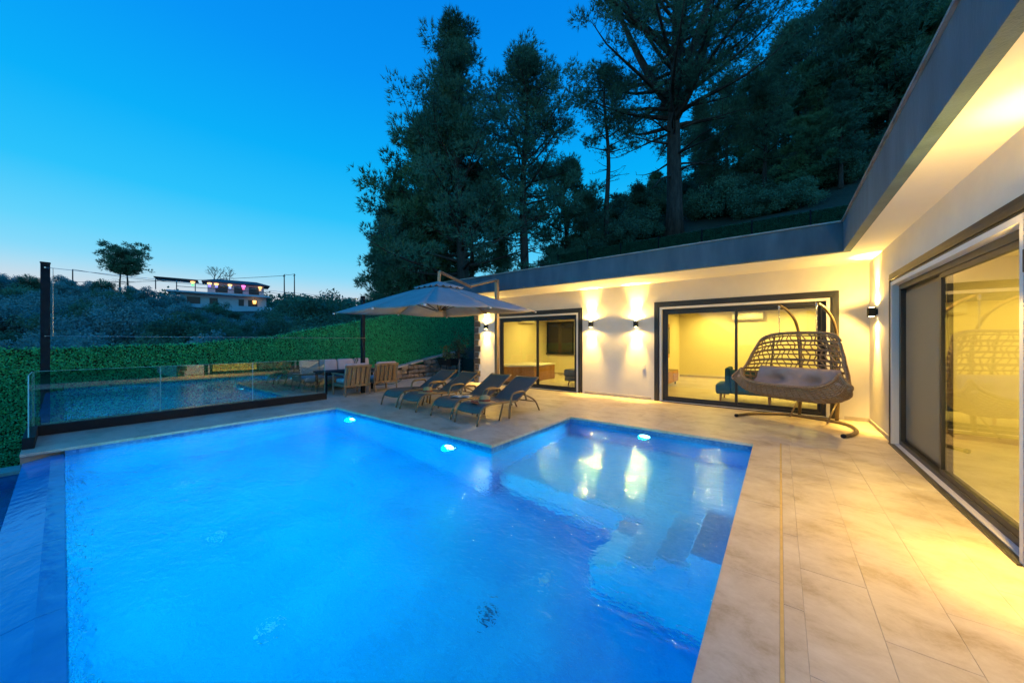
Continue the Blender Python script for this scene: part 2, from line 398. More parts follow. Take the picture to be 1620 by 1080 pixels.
def lerp_tab(t, tab):
    if t <= tab[0][0]: return tab[0][1]
    for (a, va), (b_, vb) in zip(tab, tab[1:]):
        if t <= b_: return va + (vb - va) * (t - a) / (b_ - a)
    return tab[-1][1]
HILL = [(6.0, -.3), (7, .05), (8.25, .26), (9.9, .65), (13, 1.1), (15.5, 2.0), (17.2, 4.3), (19, 5.4), (24.7, 8.4), (45, 19), (70, 31), (120, 46), (220, 60)]
def terrain(x, y):
    r = hypot(x, y)
    west = -1.05 + 12.5 * max(0, min(1, (r - 22) / 95.0)) ** 1.25 + .5 * sin(x * .11) * cos(y * .09) * min(1, max(0, (r - 20) / 30))
    if r > 125: west -= (r - 125) * .05
    f = lerp_tab(y, HILL)
    w = lerp_tab(x, [(-90, .02), (-45, .07), (-25, .20), (-17, .42), (-12.9, 1.0), (400, 1.0)])
    wy = lerp_tab(y, [(13, 0), (40, .35)]); w2 = lerp_tab(x, [(-80, 0), (-30, .35), (-13, 1)])
    w = w + (w2 - w) * wy
    z = max(west if x < -12 else -1.05, -1.05 + (f + 1.05) * w)
    z += .25 * sin(x * .7 + y * .3) * sin(y * .6) * (1 if y > 20 else 0)
    if -12.25 < x < 12 and -6 < y < 12.0: z = -2.4
    if HX0 - .3 < x < HX1 + .3 and -6 < y < 17.2: z = -2.4
    if x > XW + .3 and y < RWY - .2 and y > -60: z = -.9
    if x < -9.7 and y < 3.0: z = min(z, -1.05) if x > -22 else z
    return z

# ------------------------------------------------------------------ ground sheet
def axis(lo, hi, fine_lo, fine_hi, fine, coarse):
    a = list(np.arange(fine_lo, fine_hi + 1e-6, fine)); step = fine
    p = fine_lo
    while p > lo: step = min(step * 1.25, coarse); p -= step; a.insert(0, p)
    step = fine; p = fine_hi
    while p < hi: step = min(step * 1.25, coarse); p += step; a.append(p)
    return a
gx = axis(-230, 230, -14, 9, .5, 9); gy = axis(-230, 230, -7, 27, .5, 9)
V = [(x, y, terrain(x, y)) for y in gy for x in gx]
k = len(gx)
T = [(j * k + i, j * k + i + 1, (j + 1) * k + i + 1, (j + 1) * k + i) for j in range(len(gy) - 1) for i in range(k - 1)]
gme = np_mesh('ground', V, T); gme.polygons.foreach_set('use_smooth', [True] * len(gme.polygons))
ground = mesh_obj('ground', gme, M['ground']); tag(ground, kind='structure')
lawn = MB().grid([[(x, y, -.06 + .012 * sin(x * 2.1 + y)) for x in np.linspace(1.75, 14, 26)] for y in np.linspace(-25, 2.9, 40)]).build('lawn', M['lawn']); tag(lawn, kind='structure')

# ------------------------------------------------------------------ pool deck (slab, paving slabs, coping)
deck = MB()
deck.box(-.06, 1.8, -6, RWY - .1, -.9, -.0022)
deck.box(-.06, XW + .28, RWY - .1, AY1 + .1, -.9, -.0022)
deck.box(AX0 - .1, XW + .28, AY1 + .1, YW + .3, -.9, -.0022)
deck.box(-12.25, AX0 - .1, PY1 + .1, YW + .3, -1.3, -.0022)
deck.box(-12.25, HX0 - .02, YW + .3, 12.0, -1.3, -.0022)
deck.box(-9.75, PX0 - .1, -.36, PY1 + .1, -1.3, -.0022)
deck = deck.build('pool_deck', M['grout']); tag(deck, kind='structure')
random.seed(4)
PAVER = {}
def paver(name, x0, x1, y0, y1, z1=0.0, m='trav', g=.0006, th=.03):
    w, d = round(x1 - x0 - 2 * g, 3), round(y1 - y0 - 2 * g, 3)
    if w < .03 or d < .03: return
    key = (name, w, d, th)
    if key not in PAVER:
        b_ = .0015
        q = MB(); hw, hd = w / 2, d / 2
        q.v = [(-hw, -hd, -th), (hw, -hd, -th), (hw, hd, -th), (-hw, hd, -th), (-hw, -hd, -b_), (hw, -hd, -b_), (hw, hd, -b_), (-hw, hd, -b_),
               (-hw + b_, -hd + b_, 0), (hw - b_, -hd + b_, 0), (hw - b_, hd - b_, 0), (-hw + b_, hd - b_, 0)]
        q.f = [(0, 1, 5, 4), (1, 2, 6, 5), (2, 3, 7, 6), (3, 0, 4, 7), (4, 5, 9, 8), (5, 6, 10, 9), (6, 7, 11, 10), (7, 4, 8, 11), (8, 9, 10, 11)]
        me = q.mesh(name); me.materials.append(M[m]); PAVER[key] = me
    o = bpy.data.objects.new(name, PAVER[key]); COL.objects.link(o); o.parent = deck
    o.location = ((x0 + x1) / 2, (y0 + y1) / 2, z1 + random.uniform(-.0008, .0008))
# right terrace strip
xs = [.018, .11, .43, .75, 1.07, XW - .001]
for i, (a, b_) in enumerate(zip(xs, xs[1:])):
    L = .96; y = -2.2 + (i % 2) * .48
    while y < 6.65:
        y1 = min(y + L, 6.65)
        if 6.65 - y1 < .2: y1 = 6.65
        paver('paving_slab', a, b_, y, y1); y = y1
# in front of the living room
y = 6.65; row = 0
while y < YW - .02:
    y1 = min(y + .56, YW - .002); x = -3.70 - (row % 2) * 0
    x = -3.70; first = .48 if row % 2 else .96
    while x < XW - .02:
        x1 = min(x + first, XW - .001); first = .96
        if XW - x1 < .2: x1 = XW - .001
        paver('paving_slab', x, x1, y, y1); x = x1
    y = y1; row += 1
# lounger terrace and dining corner
y = 4.20; row = 0
while y < YW - .02:
    y1 = min(y + .56, YW - .002); x = -12.24; first = .48 if row % 2 else .96
    while x < -3.70 - .02:
        x1 = min(x + first, -3.70); first = .96
        if -3.70 - x1 < .2: x1 = -3.70
        paver('paving_slab', x, x1, y, y1); x = x1
    y = y1; row += 1
# coping
y = -2.3
for y0, y1 in [(-2.3, -1.03), (-1.03, .24), (.24, 1.52), (1.52, 2.80), (2.80, 4.07), (4.07, 5.35), (5.35, 6.65)]: paver('coping_stone', PX1 - .02, -.002, y0, y1, .002, th=.04)
for x0, x1 in [(-3.70, -2.65), (-2.65, -1.55), (-1.55, -.32)]: paver('coping_stone', x0, x1, AY1 - .02, 6.65, .002, th=.04)
for y0, y1 in [(3.88, 4.7), (4.7, 5.55), (5.55, AY1 - .02)]: paver('coping_stone', -3.70, AX0 + .02, y0, y1, .002, th=.04)
for x0, x1 in [(-8.22, -7.1), (-7.1, -5.95), (-5.95, -4.8), (-4.8, -3.70)]: paver('coping_stone', x0, x1, PY1 - .02, 4.20, .002, th=.04)
for y0, y1 in [(-.36, .8), (.8, 1.95), (1.95, 3.1), (3.1, 4.20)]:
    paver('coping_stone', -8.5, PX0 + .02, y0, y1, .002, th=.04)
    paver('coping_stone', -9.74, -8.5, y0, y1, .0, th=.04)
for x0, x1 in [(-12.24, -11.1), (-11.1, -10.0), (-10.0, -9.74)]: paver('coping_stone', x0, x1, 3.91, 4.20, .0, th=.04)
for y0, y1 in [(9.4, 10.25), (10.25, 11.1), (11.1, 11.95)]:
    for x0, x1 in [(-12.24, -11.2), (-11.2, -10.1), (-10.1, -9.02)]: paver('paving_slab', x0, x1, y0, y1)
# slot drain beside the coping
box('slot_drain', M['slot'], deck, 0.001, .0165, -2.3, 6.65, -.03, -.0005)

# ------------------------------------------------------------------ pool basin
pool = thing('swimming_pool', 'L-shaped blue mosaic swimming pool with an overflow edge and submerged corner steps', 'pool')
ZB = -1.55
q = MB()
q.box(PX0 - .3, PX1 + .28, PY0 - .02 + .0, AY1 + .3, ZB - .2, ZB)
q.build('pool_floor', M['mosaic'], pool)
def wall(x0, x1, y0, y1, top=-.2): box('pool_wall', M['mosaic'], pool, x0, x1, y0, y1, ZB, top)
t_ = .2
walls = [(PX0 - t_, PX0, PY0, PY1 + t_), (PX0, AX0, PY1, PY1 + t_), (AX0 - t_, AX0, PY1 + t_, AY1 + t_), (AX0, PX1, AY1, AY1 + t_), (PX1, PX1 + t_, PY0 - .0, AY1 + t_)]
for w_ in walls:
    wall(*w_)
    box('waterline_band', M['band'], pool, *w_, -.2, -.042)
for a, b_, z0, z1 in [(PX0, -6.75, ZB, ZW - .03), (-6.75, -6.45, ZB, -.90), (-6.75, -6.45, -.60, ZW - .03), (-6.45, -4.35, ZB, ZW - .03), (-4.35, -4.05, ZB, -.90), (-4.35, -4.05, -.60, ZW - .03), (-4.05, PX1, ZB, ZW - .03)]:
    box('pool_wall', M['mosaic'], pool, a, b_, PY0 - .09, PY0, z0, z1)
# submerged shelf and steps
box('shelf', M['step'], pool, AX0, PX1, 4.10, AY1, ZB, -1.0, bevel=.01)
for xe, z, s0 in [(-.60, -.35, PX1), (-.88, -.60, -.60), (-1.18, -.85, -.88), (-1.49, -1.1, -1.18)]:
    box('step', M['step'], pool, xe, s0, 3.18, 4.099, ZB, z, bevel=.008)
# overflow edge: sloping wet stones falling to a catch basin
xs = [-8.48, -7.25, -6.0, -4.75, -3.5, -2.2, -.95, PX1]
for a, b_ in zip(xs, xs[1:]):
    q = MB(); e_ = .003
    q.v = [(a + e_, .0, -.2), (b_ - e_, .0, -.2), (b_ - e_, -.34, -.2), (a + e_, -.34, -.2), (a + e_, .012, ZW + .004), (b_ - e_, .012, ZW + .004), (b_ - e_, -.34, -.15), (a + e_, -.34, -.15), (a + e_, -.10, ZW + .006), (b_ - e_, -.10, ZW + .006)]
    q.f = [(0, 1, 2, 3), (4, 8, 9, 5), (8, 7, 6, 9), (0, 4, 5, 1), (1, 5, 9, 6, 2), (2, 6, 7, 3), (3, 7, 8, 4, 0)]
    q.build('overflow_stone', M['weir'], pool)
box('overflow_wall', M['weir'], pool, -8.6, PX1, -.30, -.09, -1.6, -.2)
box('catch_basin_floor', M['mosaic'], pool, -9.5, PX1, -2.2, -.30, -1.35, -1.25)
box('catch_basin_side', M['weir'], pool, -9.75, -9.5, -2.2, -.37, -1.35, -.52)
box('catch_basin_rim', M['kerb'], pool, -9.80, -9.38, -2.2, -.37, -.519, -.47)
box('catch_basin_side', M['weir'], pool, -9.75, PX1, -2.4, -2.2, -1.35, -.52)
box('catch_basin_rim', M['kerb'], pool, -9.80, PX1, -2.45, -2.15, -.519, -.47)
# floor fittings and drains
for x, y in [(-3.42, 1.09), (-5.11, 1.09), (-6.89, 1.08), (-3.5, 3.2), (-1.9, 3.0), (-6.0, 3.2)]:
    q = MB().lathe([(.02, ZB + .001), (.055, ZB + .001), (.05, ZB + .012), (.02, ZB + .016)], x, y, 16); q.build('inlet_fitting', M['pool_white'], pool)
MB().lathe([(.02, ZB + .001), (.055, ZB + .001), (.05, ZB + .010), (.02, ZB + .012)], -2.11, 2.36, 16).build('floor_drain', M['drain'], pool)

# water bodies (closed, their sides buried in the basin)
wv = MB()
poly = [(PX0 - .05, PY0 - .10), (PX1 + .05, PY0 - .10), (PX1 + .05, AY1 + .05), (AX0 - .05, AY1 + .05), (AX0 - .05, PY1 + .05), (PX0 - .05, PY1 + .05)]
wv.prism(poly, ZB - .05, ZW)
water = wv.build('water', M['water']); tag(water, kind='structure')
wv = MB().box(-9.52, PX1, -2.22, -.29, -1.3, -.62).build('water', M['water']); tag(wv, kind='structure')

# pool lamps
POOL_C = (.0, .88, 1.0)
def pool_lamp(x, y, z, d, label, watts=330, cone=176):
    t = thing('pool_lamp', label, 'pool lamp', (x, y, z), group='lamps under the water')
    rz = atan2(-d[0], d[1]); t.rotation_euler = (0, 0, rz)          # local +y = beam direction
    q = MB().lathe([(.05, .0), (.125, .0), (.125, .02), (.10, .032), (.095, .02), (.05, .02)], 0, 0, 20); o = q.build('rim', M['chrome'], t, True); o.rotation_euler = (-pi / 2, 0, 0)
    q = MB().lathe([(.01, .018), (.092, .018), (.07, .034), (.01, .038)], 0, 0, 20); o = q.build('lens', M['pool_glow'], t, True); o.rotation_euler = (-pi / 2, 0, 0)
    spot(t, (0, .07, 0), (0, 1, -.12), watts, POOL_C, cone, .25, .08)
pool_lamp(-7.41, PY1, -.38, (0, -1), 'lit pool lamp on the far pool wall nearest the glass balustrade')
pool_lamp(-4.29, PY1, -.38, (0, -1), 'lit pool lamp on the pool wall below the charcoal loungers', 230)
pool_lamp(-1.91, AY1, -.27, (0, -1), 'lit pool lamp in the shallow alcove beside the steps', 230)
pool_lamp(-6.6, PY0 - .07, -.75, (0, 1), 'added unseen pool lamp under the overflow edge towards the glass balustrade', 560)  # unseen lamp, added to brighten the near-left water
pool_lamp(-4.2, PY0 - .07, -.75, (0, 1), 'added unseen pool lamp under the overflow edge halfway along the pool', 250)  # second unseen lamp, added to carry that brightness along the pool

# ------------------------------------------------------------------ villa
villa = thing('villa', 'white rendered single-storey villa with dark fascia and large sliding windows', 'house', (0, 0, 0))
WT = .25
def wall_y(name, y0, y1, x0, x1, z0, z1, holes, m):
    """wall in the x direction with rectangular openings (xa, xb, za, zb)"""
    q = MB(); x = x0
    for xa, xb, za, zb in sorted(holes):
        q.box(x, xa, y0, y1, z0, z1)
        if za > z0: q.box(xa, xb, y0, y1, z0, za)
        if zb < z1: q.box(xa, xb, y0, y1, zb, z1)
        x = xb
    q.box(x, x1, y0, y1, z0, z1); return q.build(name, m, villa)
def wall_x(name, x0, x1, y0, y1, z0, z1, holes, m):
    q = MB(); y = y0
    for ya, yb, za, zb in sorted(holes):
        q.box(x0, x1, y, ya, z0, z1)
        if za > z0: q.box(x0, x1, ya, yb, z0, za)
        if zb < z1: q.box(x0, x1, ya, yb, zb, z1)
        y = yb
    q.box(x0, x1, y, y1, z0, z1); return q.build(name, m, villa)
W1 = (-7.86, -4.79, .02, 2.36); W2 = (-2.42, .76, .02, 2.38); D1 = (4.06, 7.62, .02, 2.40)
wall_y('wall', YW, YW + WT, HX0, XW + WT, -.2, ZS, [W1, W2], M['stucco'])
wall_x('wall', XW, XW + WT, RWY, YW - .001, -.2, ZS, [D1], M['stucco'])
wall_y('wall', RWY - .0, RWY + WT, XW + WT + .001, HX1, -.2, ZS, [], M['stucco'])
wall_x('wall', HX0, HX0 + WT, YW + WT + .001, HY1, -.2, ZS, [], M['stucco'])
wall_y('wall', HY1 - WT, HY1, HX0 + WT + .001, HX1, -.2, ZS, [], M['stucco'])
wall_x('wall', HX1 - WT, HX1, RWY + WT + .001, HY1 - WT - .001, -.2, ZS, [], M['stucco'])
# roof: soffit, fascia, capping, gravel top
RX0, RY0 = -9.35, 2.2
def Lring(q, o, z0, z1):
    """L-shaped plate, shrunk by o on the visible sides"""
    q.box(RX0 + o, HX1 + .3, YF + o, HY1 + .3, z0, z1); q.box(XF + o, HX1 + .3, RY0 + o, YF + o, z0, z1)
q = MB(); Lring(q, .10, ZS, ZS + .06); q.build('soffit', M['soffit'], villa)
q = MB(); Lring(q, .12, ZS + .062, ZF - .10); q.build('roof_slab', M['fascia'], villa)
q = MB()
q.box(RX0, XF, YF, YF + .10, ZS - .012, ZF); q.box(XF, XF + .10, RY0, YF + .10, ZS - .012, ZF)
q.box(RX0, RX0 + .10, YF + .10, HY1 + .3, ZS - .012, ZF); q.box(XF + .10, HX1 + .3, RY0, RY0 + .10, ZS - .012, ZF)
q.build('fascia', M['fascia'], villa)
q = MB()
q.box(RX0 - .025, XF - .025, YF - .025, YF + .20, ZF + .002, ZF + .028); q.box(XF - .025, XF + .2, RY0 - .025, YF + .20, ZF + .002, ZF + .028)
q.build('roof_capping', M['cap'], villa)
# skirting
for a, b_ in [(HX0 + .3, W1[0] - .24), (W1[1] + .24, W2[0] - .24), (W2[1] + .24, XW - .016)]: box('skirting', M['kerb'], villa, a, b_, YW - .015, YW - .001, -.01, .075, bevel=.003)
for a, b_ in [(RWY + .3, D1[0] - .24), (D1[1] + .24, YW - .001)]: box('skirting', M['kerb'], villa, XW - .015, XW - .001, a, b_, -.01, .075, bevel=.003)
# quoins: alternating long and short dark blocks with pale joints
for side in range(2):
    z = .02; i = 0
    while z < ZS - .1:
        h = .205; w_ = .30 if i % 2 else .21
        if side == 0: o = box('quoin_stone', M['quoin'], villa, HX0 - .03, HX0 - .03 + w_, YW - .028, YW + .20, z, z + h, bevel=.006)
        else: o = box('quoin_stone', M['quoin'], villa, XW - .028, XW + .2, RWY - .03, RWY - .03 + w_, z, z + h, bevel=.006)
        z += h + .022; i += 1
# interiors
def room(x0, x1, y0, y1, open_side):
    zc = 2.80
    box('room_floor', M['inner_floor'], villa, x0, x1, y0, y1, -.1, .012)
    box('room_ceiling', M['inner'], villa, x0, x1, y0, y1, zc, zc + .1)
    if open_side != 'y0': box('room_wall', M['inner'], villa, x0, x1, y0 - .06, y0 - .002, -.1, zc)
    box('room_wall', M['inner'], villa, x0, x1, y1 + .002, y1 + .06, -.1, zc)
    if open_side != 'x0': box('room_wall', M['inner'], villa, x0 - .06, x0 - .002, y0, y1, -.1, zc)
    box('room_wall', M['inner'], villa, x1 + .002, x1 + .06, y0, y1, -.1, zc)
    q = MB(); q.box(x0 + .002, x1 - .002, y1 - .015, y1 - .001, .013, .09); q.build('room_skirting', M['grout'], villa)
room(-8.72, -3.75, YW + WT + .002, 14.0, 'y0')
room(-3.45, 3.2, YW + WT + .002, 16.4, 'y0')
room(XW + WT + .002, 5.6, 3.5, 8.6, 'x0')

# sliding windows: stepped anthracite surround, white reveal, frame, two panes
def window(axis_, a, b_, z0, z1, wallc, label, mid, screen=None):
    """axis_ 'x': facade at y=wallc facing -y; 'y': facade at x=wallc facing -x"""
    root = bpy.data.objects.new('sliding_window', None); COL.objects.link(root); root.parent = villa; root['label'] = label
    def bx(q, p0, p1, d0, d1, za, zb):
        if axis_ == 'x': q.box(p0, p1, wallc + d0, wallc + d1, za, zb)
        else: q.box(wallc + d0, wallc + d1, p0, p1, za, zb)
    q = MB()
    for o, i_, d in [(.165, .11, -.022), (.11, .06, -.034), (.06, .03, -.018)]:
        bx(q, a - o, a - i_, d, -.001, -.005, z1 + i_); bx(q, b_ + i_, b_ + o, d, -.001, -.005, z1 + i_); bx(q, a - o, b_ + o, d, -.001, z1 + i_, z1 + o)
    q.build('surround', M['frame'], root, bevel=.004)
    q = MB(); bx(q, a - .03, a + .022, -.028, .12, -.004, z1 + .03); bx(q, b_ - .022, b_ + .03, -.028, .12, -.004, z1 + .03); bx(q, a + .022, b_ - .022, -.028, .12, z1 - .022, z1 + .03)
    q.build('reveal', M['soffit'], root)
    q = MB(); e = .075; A, B, Z1 = a + .023, b_ - .023, z1 - .023
    bx(q, A, A + e, .05, .18, z0, Z1); bx(q, B - e, B, .05, .18, z0, Z1); bx(q, A + e, B - e, .05, .18, Z1 - e, Z1); bx(q, A + e, B - e, .05, .18, z0, z0 + .06)
    q.build('frame', M['frame'], root, bevel=.004)
    for i, (p0, p1, dd) in enumerate([(A + e, mid + .03, .075), (mid - .03, B - e, .125)]):
        s = .055; d0, d1 = dd - .018, dd + .018; zb, zt = z0 + .062, Z1 - e - .002
        q = MB(); bx(q, p0, p0 + s, d0, d1, zb, zt); bx(q, p1 - s, p1, d0, d1, zb, zt); bx(q, p0 + s, p1 - s, d0, d1, zt - s, zt); bx(q, p0 + s, p1 - s, d0, d1, zb, zb + s)
        sash = q.build('sash', M['frame'], root, bevel=.003)
        q = MB(); bx(q, p0 + s, p1 - s, dd - .003, dd + .003, zb + s, zt - s); q.build('pane', M['glass'], sash)
        if screen == i:
            q = MB(); bx(q, p0 + s, p1 - s, dd - .030, dd - .028, zb + s, zt - s); q.build('insect_screen', M['screen'], sash)
    # threshold
    q = MB(); bx(q, a - .03, b_ + .03, -.055, -.03, -.006, .014); bx(q, a + .03, b_ - .03, -.029, .05, -.006, .012); q.build('threshold', M['frame'], root, bevel=.003)
    return root
window('x', W1[0], W1[1], W1[2], W1[3], YW, 'sliding window of the bedroom with the tub', -6.27)
window('x', W2[0], W2[1], W2[2], W2[3], YW, 'sliding window of the living room behind the swing chair', -.80)
window('y', D1[0], D1[1], D1[2], D1[3], XW, 'sliding door with a grey insect screen on its far leaf', 5.95, 1)
# wall switch plate beside the living-room window
box('switch_plate', M['white_plastic'], villa, -2.90, -2.82, YW - .012, YW - .001, .80, .92, bevel=.003)

# room lamps (recessed downlights)
ROOM_C = (1.0, .71, .14)
def downlight(x, y, watts, label, group):
    t = thing('ceiling_downlight', label, 'downlight', (x, y, 2.80), group=group)
    MB().lathe([(.04, -.012), (.075, -.012), (.08, -.001), (.04, -.001)], 0, 0, 16).build('rim', M['white_plastic'], t, True)
    MB().lathe([(.005, -.010), (.05, -.010), (.05, -.004), (.005, -.004)], 0, 0, 16).build('lens', M['down_glow'], t)
    arealight(t, (0, 0, -.03), (0, 0, -1), watts, ROOM_C, .12, 165)
for x, y, w_ in [(-2.2, 15.5, 'at the back wall, left'), (-.9, 15.5, 'at the back wall, beside the air conditioner'), (.6, 15.5, 'at the back wall, right'), (-1.6, 12.3, 'in mid room, left'), (.8, 12.3, 'in mid room, right')]:
    downlight(x, y, 52, 'recessed living room ceiling light ' + w_, 'living room downlights')
for x, y, w_ in [(-7.4, 12.0, 'above the tub'), (-5.6, 12.0, 'above the bed')]: downlight(x, y, 64, 'recessed bedroom ceiling light ' + w_, 'bedroom downlights')
for x, y, w_ in [(3.2, 5.0, 'nearer the viewer'), (3.2, 7.2, 'nearer the cabinet')]: downlight(x, y, 75, 'recessed side room ceiling light ' + w_, 'side room downlights')

# ------------------------------------------------------------------ wall lamps (up and down light)
def wall_lamp(x, y, z, d, label, up=430, down=330, spill=.32):
    t = thing('wall_lamp', label, 'wall lamp', (x, y, z), atan2(d[0], -d[1]), group='up and down wall lamps')   # local -y = away from wall
    q = MB().box(-.045, .045, -.018, 0, -.05, .05); q.build('wall_plate', M['metal_dark'], t, bevel=.003)
    q = MB().box(-.052, .052, -.125, -.02, -.075, .075); q.build('body', M['metal_dark'], t, bevel=.006)
    for s in (-1, 1):
        q = MB().lathe([(.004, 0), (.036, 0), (.036, .003), (.004, .003)], 0, -.072, 16); o = q.build('lens', M['lamp_glow'], t)
        o.location = (0, 0, .0765 if s > 0 else -.0795)
        w_ = up if s > 0 else down
        spot(t, (0, -.072, s * .083), (0, .10, s), w_ * 2.4, WARM, 54, .9, .02)
        spot(t, (0, -.072, s * .086), (0, -.35 if s > 0 else -1.0, s), w_ * spill * (1 if s > 0 else 1.35), WARM, 176, .30, .03)
wall_lamp(-8.40, YW, 2.06, (0, -1), 'small black up-and-down wall lamp beside the dark corner quoins')
wall_lamp(-4.33, YW, 2.03, (0, -1), 'black up-and-down wall lamp just right of the bedroom window')
wall_lamp(-3.04, YW, 2.00, (0, -1), 'black up-and-down wall lamp just left of the living room window')
wall_lamp(XW, 8.72, 2.06, (-1, 0), 'black up-and-down wall lamp by the inner house corner above the swing chair')
wall_lamp(XW, 3.70, 2.06, (-1, 0), 'black up-and-down wall lamp at the near end of the right wing', 68, 132, 1.7)

# ------------------------------------------------------------------ furniture inside the rooms
t = thing('corner_bathtub', 'cornered white bathtub clad in warm wood inside the bedroom window', 'bathtub', (0, 0, .013))
poly = [(-8.70, 10.2), (-8.1, 10.2), (-7.35, 10.9), (-7.35, 12.4), (-8.70, 12.4)]
MB().prism(poly, 0, .56).build('cladding', M['wood'], t, bevel=.01)
inn = [(-8.72, 10.17), (-8.09, 10.17), (-7.32, 10.88), (-7.32, 12.43), (-8.72, 12.43)]
MB().prism(inn, .561, .62).build('tub_rim', M['white_plastic'], t, bevel=.02)
for x in (-8.25, -8.1): MB().tube([(x, 12.3, .62), (x, 12.3, .74), (x + .05, 12.2, .76)], .012).build('tap', M['chrome'], t, True)
t = thing('bed', 'grey covered bed with wooden headboard behind the bedroom window', 'bed', (-5.0, 11.6, .013))
MB().box(-.9, .9, -1.0, 1.0, .16, .30).build('bed_base', M['grey_cloth'], t, bevel=.02)
MB().box(-.93, .93, -1.02, .98, .302, .56).build('mattress', M['grey_cloth'], t, bevel=.06)
MB().box(-.95, .95, 1.002, 1.07, .1, 1.02).build('headboard', M['wood'], t, bevel=.01)
for x in (-.42, .42): MB().box(x - .34, x + .34, .5, .95, .562, .70).build('pillow', M['white_plastic'], t, bevel=.06)
for x in (-.8, .8):
    for y in (-.9, .9): MB().tube([(x, y, 0), (x * .97, y * .97, .16)], [.018, .028]).build('leg', M['wood'], t)
def split_ac(loc, rz, label):
    t = thing('air_conditioner', label, 'air conditioner', loc, rz)
    prof = [(0, 0), (.14, 0), (.20, .06), (.21, .14), (.18, .27), (.0, .30)]
    q = MB(); i0 = 0
    for x in (-.5, .5):
        for y, z in prof: q.v.append((x, -y, z))
    k = len(prof)
    q.f = [tuple(range(k)), tuple(reversed(range(k, 2 * k)))] + [(j, k + j, k + (j + 1) % k, (j + 1) % k) for j in range(k)]
    q.build('casing', M['white_plastic'], t, bevel=.01)
    MB().box(-.44, .44, -.185, -.145, .012, .03).build('louvre', M['grout'], t)
split_ac((-1.0, 16.398, 2.36), 0, 'white wall air conditioner on the back wall of the living room')
split_ac((-8.718, 12.2, 2.30), pi / 2, 'white wall air conditioner above the bathtub')
t = thing('bedroom_window', 'dark square window with pale frame on the back bedroom wall', 'window', (-8.0, 13.998, 1.05))
MB().box(-.62, .62, -.03, 0, .0, 1.30).build('pane', M['screen_black'], t)
q = MB(); q.box(-.70, -.621, -.05, 0, -.07, 1.37); q.box(.621, .70, -.05, 0, -.07, 1.37); q.box(-.62, .62, -.05, 0, 1.301, 1.37); q.box(-.72, .72, -.09, -.051, -.12, -.071); q.box(-.62, .62, -.05, 0, -.07, -.001)
q.build('frame', M['metal_dark'], t)
t = thing('wall_television', 'flat black television on the living room side wall', 'television', (-3.447, 13.6, 1.55))
MB().box(.0, .03, -.9, .9, -.65, .65).build('mount_panel', M['wood'], t, bevel=.004)
MB().box(.031, .075, -.75, .75, -.5, .52).build('screen', M['screen_black'], t, bevel=.005)
t = thing('sideboard', 'low pale wooden sideboard under the television', 'sideboard', (-3.16, 12.4, .013))
MB().box(-.27, .27, -1.05, 1.05, .12, .52).build('cabinet', M['teak'], t, bevel=.008)
for y in (-.7, 0, .7): MB().box(.271, .286, y - .33, y + .33, .14, .50).build('drawer_front', M['wood'], t, bevel=.004)
for x in (-.2, .2):
    for y in (-.95, .95): MB().tube([(x, y, 0), (x, y, .12)], .02).build('leg', M['metal_dark'], t)
t = thing('teal_sofa', 'teal fabric sofa with wooden legs behind the living room window', 'sofa', (0, 0, .013))
MB().box(-.98, 1.9, 10.12, 10.30, .22, .82).build('backrest', M['teal'], t, bevel=.04)
MB().box(-1.32, 1.9, 10.30, 11.1, .20, .44).build('seat', M['teal'], t, bevel=.05)
MB().box(-1.10, -.985, 10.16, 10.9, .36, .86).build('back_cushion', M['teal'], t, bevel=.04)
MB().box(-1.30, -.985, 10.14, 10.298, .20, .43).build('seat_end', M['teal'], t, bevel=.04)
for x in (-1.2, -.2, .8, 1.7):
    for y in (10.22, 11.0): MB().tube([(x, y, 0), (x * .99, y, .2)], [.018, .03]).build('leg', M['wood'], t)
t = thing('tall_cabinet', 'tall pale cabinet seen through the right-hand sliding door', 'cabinet', (4.9, 7.9, .013))
MB().box(-.6, .6, -.3, .3, 0, 2.05).build('carcass', M['inner'], t, bevel=.006)
for x in (-.3, .3): MB().box(x - .285, x + .285, -.32, -.301, .05, 2.0).build('door', M['kerb'], t, bevel=.004)

